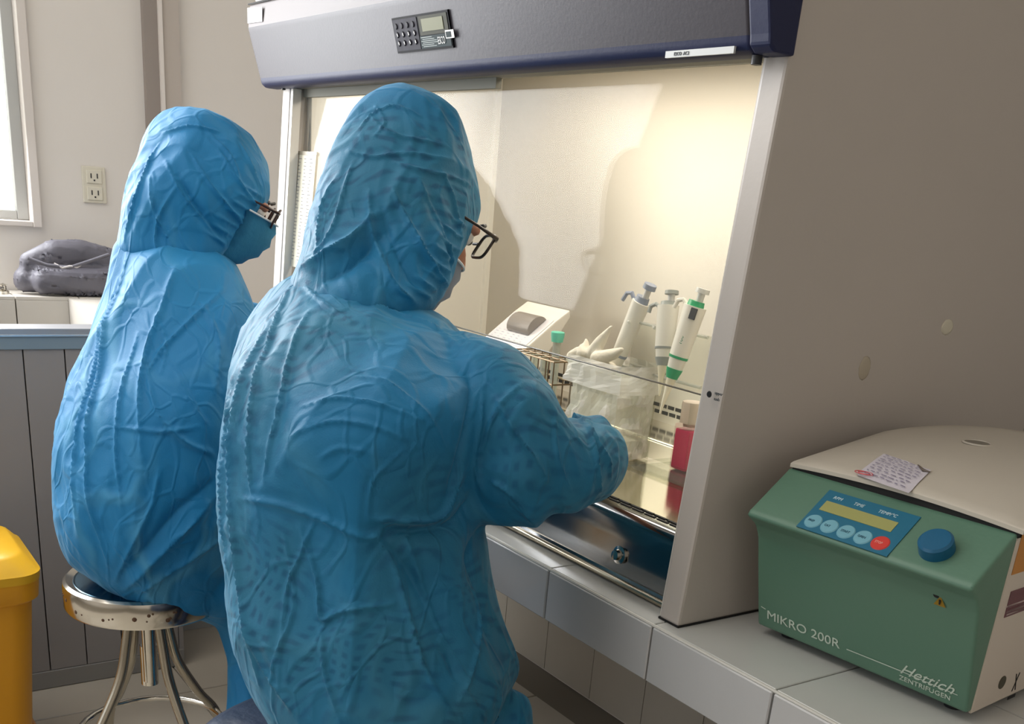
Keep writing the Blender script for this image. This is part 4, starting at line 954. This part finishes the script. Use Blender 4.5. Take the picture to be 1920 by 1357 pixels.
def glove(parent, wrist, fwd, up, side, name='glove'):
    """right (side=1) or left (-1) gloved hand with five fingers, slightly curled; fwd = finger direction, up = back of hand"""
    f = Vector(fwd).normalized(); u = Vector(up); u = (u-f*u.dot(f)).normalized(); s = f.cross(u)*side        # s points to the thumb side for side=-1
    w = Vector(wrist); P = lambda a, b, c: w+f*a-s*b+u*c
    parts = [[(P(-.03, 0, 0), .027), (P(0, 0, 0), .024), (P(.04, 0, .002), .027)]]
    for b0 in (-.024, 0, .024): parts.append([(P(.015, b0*.6, 0), .018), (P(.078, b0, .004), .015)])
    for b0, ln_ in ((-.031, .072), (-.0105, .080), (.0105, .074), (.031, .058)):
        parts.append([(P(.07, b0, .004), .0105), (P(.08+ln_*.38, b0*1.08, .0), .0095), (P(.08+ln_*.66, b0*1.05, -.022), .0088), (P(.08+ln_*.72, b0, -.045), .0078)])
    parts.append([(P(.012, -.022, -.006), .016), (P(.040, -.046, -.018), .0125), (P(.070, -.048, -.038), .0105), (P(.090, -.034, -.052), .009)])
    return blob(parts, .0032, name, GLOVE, parent, 3, parent.location)

# ---- person nearest the camera
p1 = thing('person', 'near person in a sheer blue gown and hood, back turned, working at the cabinet opening', 'person', (-1.20, .56, 0))
H1 = interp_rows([(154, 722, 768, 1.40, .95), (163, 696, 800, 1.40, .95), (180, 673, 832, 1.40, 1.0), (212, 652, 862, 1.40, 1.08), (250, 636, 881, 1.40, 1.14), (300, 619, 893, 1.40, 1.18), (350, 604, 898, 1.40, 1.2), (400, 590, 896, 1.40, 1.2),
      (440, 578, 886, 1.395, 1.15), (480, 566, 868, 1.39, 1.1), (520, 550, 846, 1.38, 1.0), (555, 540, 822, 1.375, .95), (585, 560, 795, 1.37, .9)], 3)
T1 = interp_rows([(505, 560, 700, 1.385, .9), (528, 528, 760, 1.385, .8), (560, 492, 815, 1.385, .72), (600, 455, 868, 1.385, .68), (650, 421, 915, 1.38, .66), (700, 405, 940, 1.37, .68), (770, 398, 935, 1.365, .72), (850, 397, 918, 1.37, .76),
      (950, 400, 906, 1.375, .8), (1050, 408, 924, 1.38, .84), (1130, 420, 946, 1.385, .88), (1200, 443, 968, 1.39, .92), (1255, 463, 974, 1.39, .95), (1310, 488, 945, 1.39, .95), (1360, 512, 905, 1.39, .9), (1430, 530, 900, 1.40, .9)], 3)
bm = bmesh.new(); ring_loft(bm, T1, radians(-12))
chain_bm(bm, [(850, 690, 1.31, 66), (905, 735, 1.29, 100), (950, 800, 1.285, 112), (990, 860, 1.29, 104), (1035, 880, 1.31, 92), (1085, 868, 1.345, 82), (1115, 862, 1.37, 64), (1132, 868, 1.40, 38)])
chain_bm(bm, [(960, 880, 1.28, 90), (985, 925, 1.285, 62), (1000, 960, 1.29, 34), (1008, 986, 1.295, 13)])
chain_bm(bm, [(850, 840, 1.31, 66), (880, 900, 1.31, 74), (930, 930, 1.30, 60), (985, 955, 1.295, 36)])
chain_bm(bm, [(1080, 780, 1.37, 24), (1110, 800, 1.39, 34), (1140, 850, 1.40, 28), (1155, 888, 1.41, 15)])
# left sleeve reaching forward on the hidden side
for a, b, c, d in (((-1.40, .68, 1.00), .075, (-1.42, .78, .96), .07), ((-1.42, .78, .96), .07, (-1.37, .89, .89), .045)):
    for k in range(8): bmesh.ops.create_icosphere(bm, subdivisions=3, radius=b+(d-b)*k/7, matrix=Matrix.Translation(Vector(a).lerp(Vector(c), k/7)))
chain_bm(bm, [(860, 1300, 1.42, 60), (925, 1362, 1.44, 84), (935, 1420, 1.44, 80)])     # skirt over the right thigh
C1 = [(.006, .006, [(452, 934), (520, 945), (600, 972), (690, 1008), (720, 985)]), (.010, .008, [(500, 600), (455, 700), (440, 820), (445, 960), (455, 1100), (490, 1280)]),
  (.007, .006, [(540, 530), (508, 610), (480, 720), (470, 850), (478, 930)]), (.006, .006, [(425, 700), (415, 820), (418, 960), (428, 1080)]),
  (.006, .005, [(580, 580), (535, 680), (512, 800), (500, 900)]), (.007, .006, [(700, 1000), (740, 1060), (770, 1160), (800, 1260), (850, 1340)]),
  (.007, .007, [(760, 1000), (790, 1080), (830, 1180), (880, 1280)]), (-.010, .016, [(720, 1010), (790, 1100), (840, 1200), (860, 1280)]),
  (.006, .005, [(560, 990), (590, 1080), (600, 1160), (640, 1146), (740, 1132)]), (.004, .004, [(590, 975), (560, 1040), (530, 1120), (530, 1300)]), (.004, .004, [(530, 1000), (545, 1130), (520, 1240), (515, 1330)]),
  (.009, .007, [(700, 972), (760, 978), (820, 974), (845, 940), (870, 880)]), (-.012, .014, [(712, 992), (780, 1000), (850, 985), (880, 940)]), (-.008, .014, [(905, 985), (880, 1040), (900, 1120), (920, 1200)]),
  (.004, .004, [(560, 760), (640, 745), (720, 762), (790, 790)]), (.004, .004, [(540, 820), (620, 790), (700, 800), (760, 825)]), (.004, .004, [(660, 700), (730, 720), (800, 780), (840, 850)]), (.003, .004, [(600, 860), (640, 840), (700, 850)]),
  (.007, .006, [(930, 745), (960, 800), (1000, 855), (1030, 905)]), (.005, .005, [(905, 730), (900, 800), (890, 870), (905, 930)]), (.005, .005, [(1090, 762), (1110, 810), (1140, 860), (1150, 900)]), (.006, .005, [(1060, 750), (1100, 800), (1120, 860), (1128, 930)]),
  (.006, .005, [(920, 905), (960, 930), (1000, 985)]), (-.007, .009, [(880, 700), (880, 780), (862, 860), (840, 930)]), (.004, .004, [(980, 720), (930, 770), (905, 850)]), (.004, .004, [(1040, 770), (1050, 850), (1075, 930)]),
  (.005, .005, [(640, 560), (720, 566), (800, 600), (860, 650)]), (.004, .004, [(560, 520), (600, 560), (660, 600)]), (.005, .006, [(600, 1180), (610, 1260), (640, 1340)]), (.004, .005, [(880, 1060), (900, 1150), (890, 1250), (860, 1320)]),
  (.005, .006, [(470, 1180), (500, 1250), (560, 1330)]), (.003, .003, [(760, 840), (700, 900), (690, 980)]), (.003, .003, [(820, 860), (790, 910), (800, 970)])]
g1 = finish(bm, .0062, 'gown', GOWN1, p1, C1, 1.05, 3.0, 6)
bm = bmesh.new(); ring_loft(bm, H1, radians(0))
CH1 = [(.012, .010, [(705, 395), (660, 445), (610, 480), (560, 500)]), (-.010, .014, [(720, 430), (660, 490), (600, 525)]), (.008, .007, [(690, 360), (700, 440), (735, 520), (780, 568)]), (.008, .006, [(735, 350), (775, 430), (815, 500), (838, 535)]),
  (-.008, .010, [(715, 380), (745, 470), (790, 545)]), (.006, .005, [(780, 330), (820, 400), (850, 470), (852, 500)]), (.005, .005, [(830, 320), (860, 380), (872, 440)]), (.004, .004, [(650, 280), (700, 290), (760, 285), (850, 300)]),
  (.004, .004, [(690, 210), (720, 240), (760, 255), (830, 270)]), (.004, .003, [(672, 235), (700, 205), (740, 195), (790, 215)]), (.003, .003, [(700, 190), (720, 225), (700, 255)]), (.006, .006, [(630, 330), (600, 400), (590, 470)]),
  (.005, .005, [(660, 300), (640, 370), (620, 430), (580, 480)]), (-.006, .008, [(800, 360), (840, 440), (850, 500)]), (.004, .004, [(740, 300), (790, 320), (850, 330), (890, 350)])]+[(.004, .004, [(a-46, b-34), (a-22, b-14), (a-4, b-2)]) for a, b in ((890, 430), (882, 452), (872, 474), (862, 494), (850, 514), (838, 532), (826, 548), (814, 562))]
h1 = finish(bm, .0055, 'hood', GOWN1, p1, CH1, .8, 9.0, 4)
hc = at(770, 365, 1.40); hm1 = Matrix.Translation(hc) @ Matrix.Rotation(radians(-4), 4, 'Z') @ Matrix.Rotation(radians(-34), 4, 'X')
sub = lambda m: Matrix.Translation(-p1.location) @ m
bparts = head_parts(hm1)+[[(hm1 @ Vector((0, -.02, -.08)), .048), (at(670, 590, 1.385), .05), (at(665, 740, 1.37), .085), (at(665, 1000, 1.38), .10), (at(700, 1200, 1.39), .10)],
   [(at(560, 680, 1.46), .04), (at(800, 690, 1.32), .045)], [(at(820, 720, 1.31), .045), (at(980, 870, 1.30), .036), (Vector((-1.14, .955, .93)), .027)], [(at(580, 700, 1.48), .04), (Vector((-1.42, .80, .93)), .038), (Vector((-1.37, .90, .885)), .026)]]
body1 = blob(bparts, .006, 'body', SKIN, p1, 4, p1.location)
face_details(p1, sub(hm1), body1)
gm1 = sub(at(0, 0, 0).to_tuple() and Matrix.Identity(4)) if False else sub(hm1 @ Matrix.Translation((0, .118, .006)))
spectacles(p1, gm1, mcol=mat('tortoise_frame', (44, 32, 22), .3))
mask(p1, sub(hm1), mat('mask_pale', (176, 186, 200), .7), -.034, -.012)
def elastic(hood_name, hm, rx, rz, y, parent, m):
    pass
def legs(p, hips, kneeL, kneeR, footL, footR, m):
    sh = mat('shoe_cover_blue', (20, 96, 150), .6); off = p.location
    blob([[(h, .085), (k, .066), (f+Vector((0, -.0, .06)), .05)] for h, k, f in ((hips[0], kneeL, footL), (hips[1], kneeR, footR))]+[[(hips[0], .09), (hips[1], .09)]], .009, 'trousers', m, p, 4, off)
    for f in (footL, footR): blob([[(f+Vector((0, -.05, .042)), .040), (f+Vector((0, .06, .040)), .038), (f+Vector((0, .13, .034)), .032)]], .006, 'shoe', sh, p, 3, off)
V3 = Vector
TR = mat('trousers_navy', (28, 44, 78), .8)
legs(p1, (V3((-1.30, .60, .60)), V3((-1.17, .60, .60))), V3((-1.38, .88, .50)), V3((-1.24, .84, .46)), V3((-1.38, .80, .0)), V3((-1.24, .74, .0)), TR)
glove(p1, (-1.17, .965, .93), (-.9, .45, -.2), (0.1, .1, 1), 1)
glove(p1, (-1.37, .92, .885), (.3, 1, -.0), (-.1, .1, 1), -1)

# ---- person on the left stool
p2 = thing('person', 'person on the left stool in blue gown, hood and face mask, head bowed', 'person', (-1.88, .52, 0))
D = 1.90
H2 = interp_rows([(204, 345, 392, D, .95), (212, 318, 424, D, 1.0), (230, 292, 452, D, 1.1), (262, 274, 478, D, 1.15), (300, 262, 496, D, 1.18), (335, 246, 503, D, 1.2), (368, 238, 497, D, 1.2), (400, 233, 476, D, 1.15), (435, 228, 452, D, 1.05), (470, 222, 430, D, .95), (495, 240, 405, D, .9)], 3)
T2 = interp_rows([(442, 240, 372, D, .95), (462, 222, 415, D, .85), (485, 213, 445, D, .75), (520, 204, 466, D, .7), (560, 194, 484, D, .68), (620, 172, 500, D, .70), (680, 146, 508, D, .74), (740, 123, 508, D, .78), (800, 112, 500, D, .82), (870, 107, 488, D, .86), (940, 111, 472, D, .9),
      (1000, 122, 462, D+.01, .95), (1045, 150, 452, D+.02, 1.0), (1085, 198, 440, D+.03, 1.0), (1120, 236, 425, D+.03, 1.0), (1140, 275, 405, D+.03, 1.0)], 3)
bm = bmesh.new(); ring_loft(bm, T2, radians(-8))
chain_bm(bm, [(360, 600, 1.84, 60), (385, 680, 1.82, 80), (405, 760, 1.82, 76), (440, 800, 1.84, 62), (520, 790, 1.92, 46), (600, 760, 2.0, 34)])
chain_bm(bm, [(330, 1065, 1.90, 80), (420, 1090, 1.95, 82), (520, 1080, 2.05, 74), (590, 1075, 2.12, 60)])
chain_bm(bm, [(440, 1110, 1.95, 48), (452, 1170, 1.98, 42), (464, 1235, 2.0, 38), (470, 1290, 2.0, 46), (480, 1350, 2.0, 62)])
for pts in (((at(400, 640, 1.84), .06), (Vector((-1.80, .74, .93)), .066), (Vector((-1.895, .955, .935)), .042)), ((at(300, 640, 1.97), .055), (Vector((-2.02, .78, .95)), .062), (Vector((-2.05, .955, .945)), .042))):
    for (p, r), (q, t_) in zip(pts, pts[1:]):
        for k in range(13): bmesh.ops.create_icosphere(bm, subdivisions=3, radius=r+(t_-r)*k/12, matrix=Matrix.Translation(p.lerp(q, k/12)))
C2 = [(.008, .007, [(330, 500), (300, 580), (275, 650), (262, 740), (268, 860)]), (.008, .007, [(235, 470), (205, 580), (175, 680), (160, 800), (165, 930), (200, 1060)]), (.006, .006, [(420, 540), (350, 600), (300, 655), (275, 700)]),
  (.007, .006, [(275, 700), (300, 780), (350, 830), (400, 850)]), (.006, .006, [(215, 520), (180, 640), (145, 760), (135, 880), (150, 1000)]), (.006, .006, [(250, 620), (225, 720), (215, 840), (230, 960)]), (.005, .006, [(380, 560), (410, 640), (400, 740)]),
  (.009, .010, [(400, 930), (340, 1000), (280, 1060), (232, 1108)]), (-.010, .014, [(400, 900), (330, 960), (270, 1030), (222, 1080)]), (.007, .008, [(410, 1010), (340, 1060), (260, 1110)]), (.006, .006, [(300, 880), (280, 960), (240, 1040), (215, 1090)]),
  (.005, .005, [(220, 800), (300, 810), (370, 800)]), (.004, .004, [(290, 590), (310, 640), (300, 700)]), (.004, .004, [(330, 700), (360, 760), (390, 800)])]
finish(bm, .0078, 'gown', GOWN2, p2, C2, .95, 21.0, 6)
bm = bmesh.new(); ring_loft(bm, H2)
CH2 = [(.006, .005, [(310, 300), (340, 360), (390, 420), (430, 470)]), (.007, .005, [(360, 290), (400, 350), (440, 400), (455, 420)]), (.006, .005, [(410, 280), (440, 330), (470, 370), (482, 385)]), (.005, .005, [(450, 270), (470, 310), (490, 350)]),
  (.007, .006, [(290, 260), (262, 330), (245, 400), (235, 450)]), (.006, .005, [(330, 350), (300, 400), (290, 450), (300, 490)]), (-.007, .008, [(330, 320), (370, 390), (420, 450)]), (.005, .004, [(300, 240), (350, 235), (410, 245)]), (.005, .005, [(280, 330), (290, 400), (330, 470)]),
  (.005, .004, [(395, 250), (430, 290), (450, 340)])]+[(.004, .004, [(a-44, b-26), (a-22, b-12), (a-4, b-2)]) for a, b in ((498, 372), (488, 386), (478, 400), (466, 414), (454, 430), (444, 446), (434, 462))]
finish(bm, .006, 'hood', GOWN2, p2, CH2, .8, 33.0, 4)
hc = at(405, 345, D); hm2 = Matrix.Translation(hc) @ Matrix.Rotation(radians(-14), 4, 'Z') @ Matrix.Rotation(radians(-30), 4, 'X')
sub2 = lambda m: Matrix.Translation(-p2.location) @ m
sh = hc+Vector((0.04, -.10, -.34))
bparts = head_parts(hm2)+[[(hm2 @ Vector((0, -.04, -.08)), .056), (at(345, 520, 1.9), .05), (at(335, 640, 1.9), .085), (at(310, 850, 1.9), .10), (at(310, 1000, 1.92), .09)],
   [(at(270, 580, 1.97), .04), (at(400, 580, 1.86), .045)], [(at(400, 620, 1.84), .045), (Vector((-1.80, .74, .93)), .04), (Vector((-1.90, .97, .935)), .026)], [(at(290, 600, 1.97), .04), (Vector((-2.02, .78, .95)), .036), (Vector((-2.05, .97, .945)), .026)]]
body2 = blob(bparts, .006, 'body', SKIN, p2, 4, p2.location)
face_details(p2, sub2(hm2), body2)
spectacles(p2, sub2(hm2 @ Matrix.Translation((0, .118, .006))), mcol=mat('dark_red_frame', (52, 26, 22), .3))
mask(p2, sub2(hm2), MASKM)
legs(p2, (V3((-1.98, .55, .60)), V3((-1.80, .55, .60))), V3((-2.0, .95, .53)), V3((-1.80, .95, .53)), V3((-2.0, .92, .0)), V3((-1.80, .90, .0)), TR)
glove(p2, (-1.91, .99, .93), (.1, 1, -.15), (0.1, .1, 1), 1)
glove(p2, (-2.05, .99, .94), (.15, 1, -.12), (-.1, .1, 1), -1)
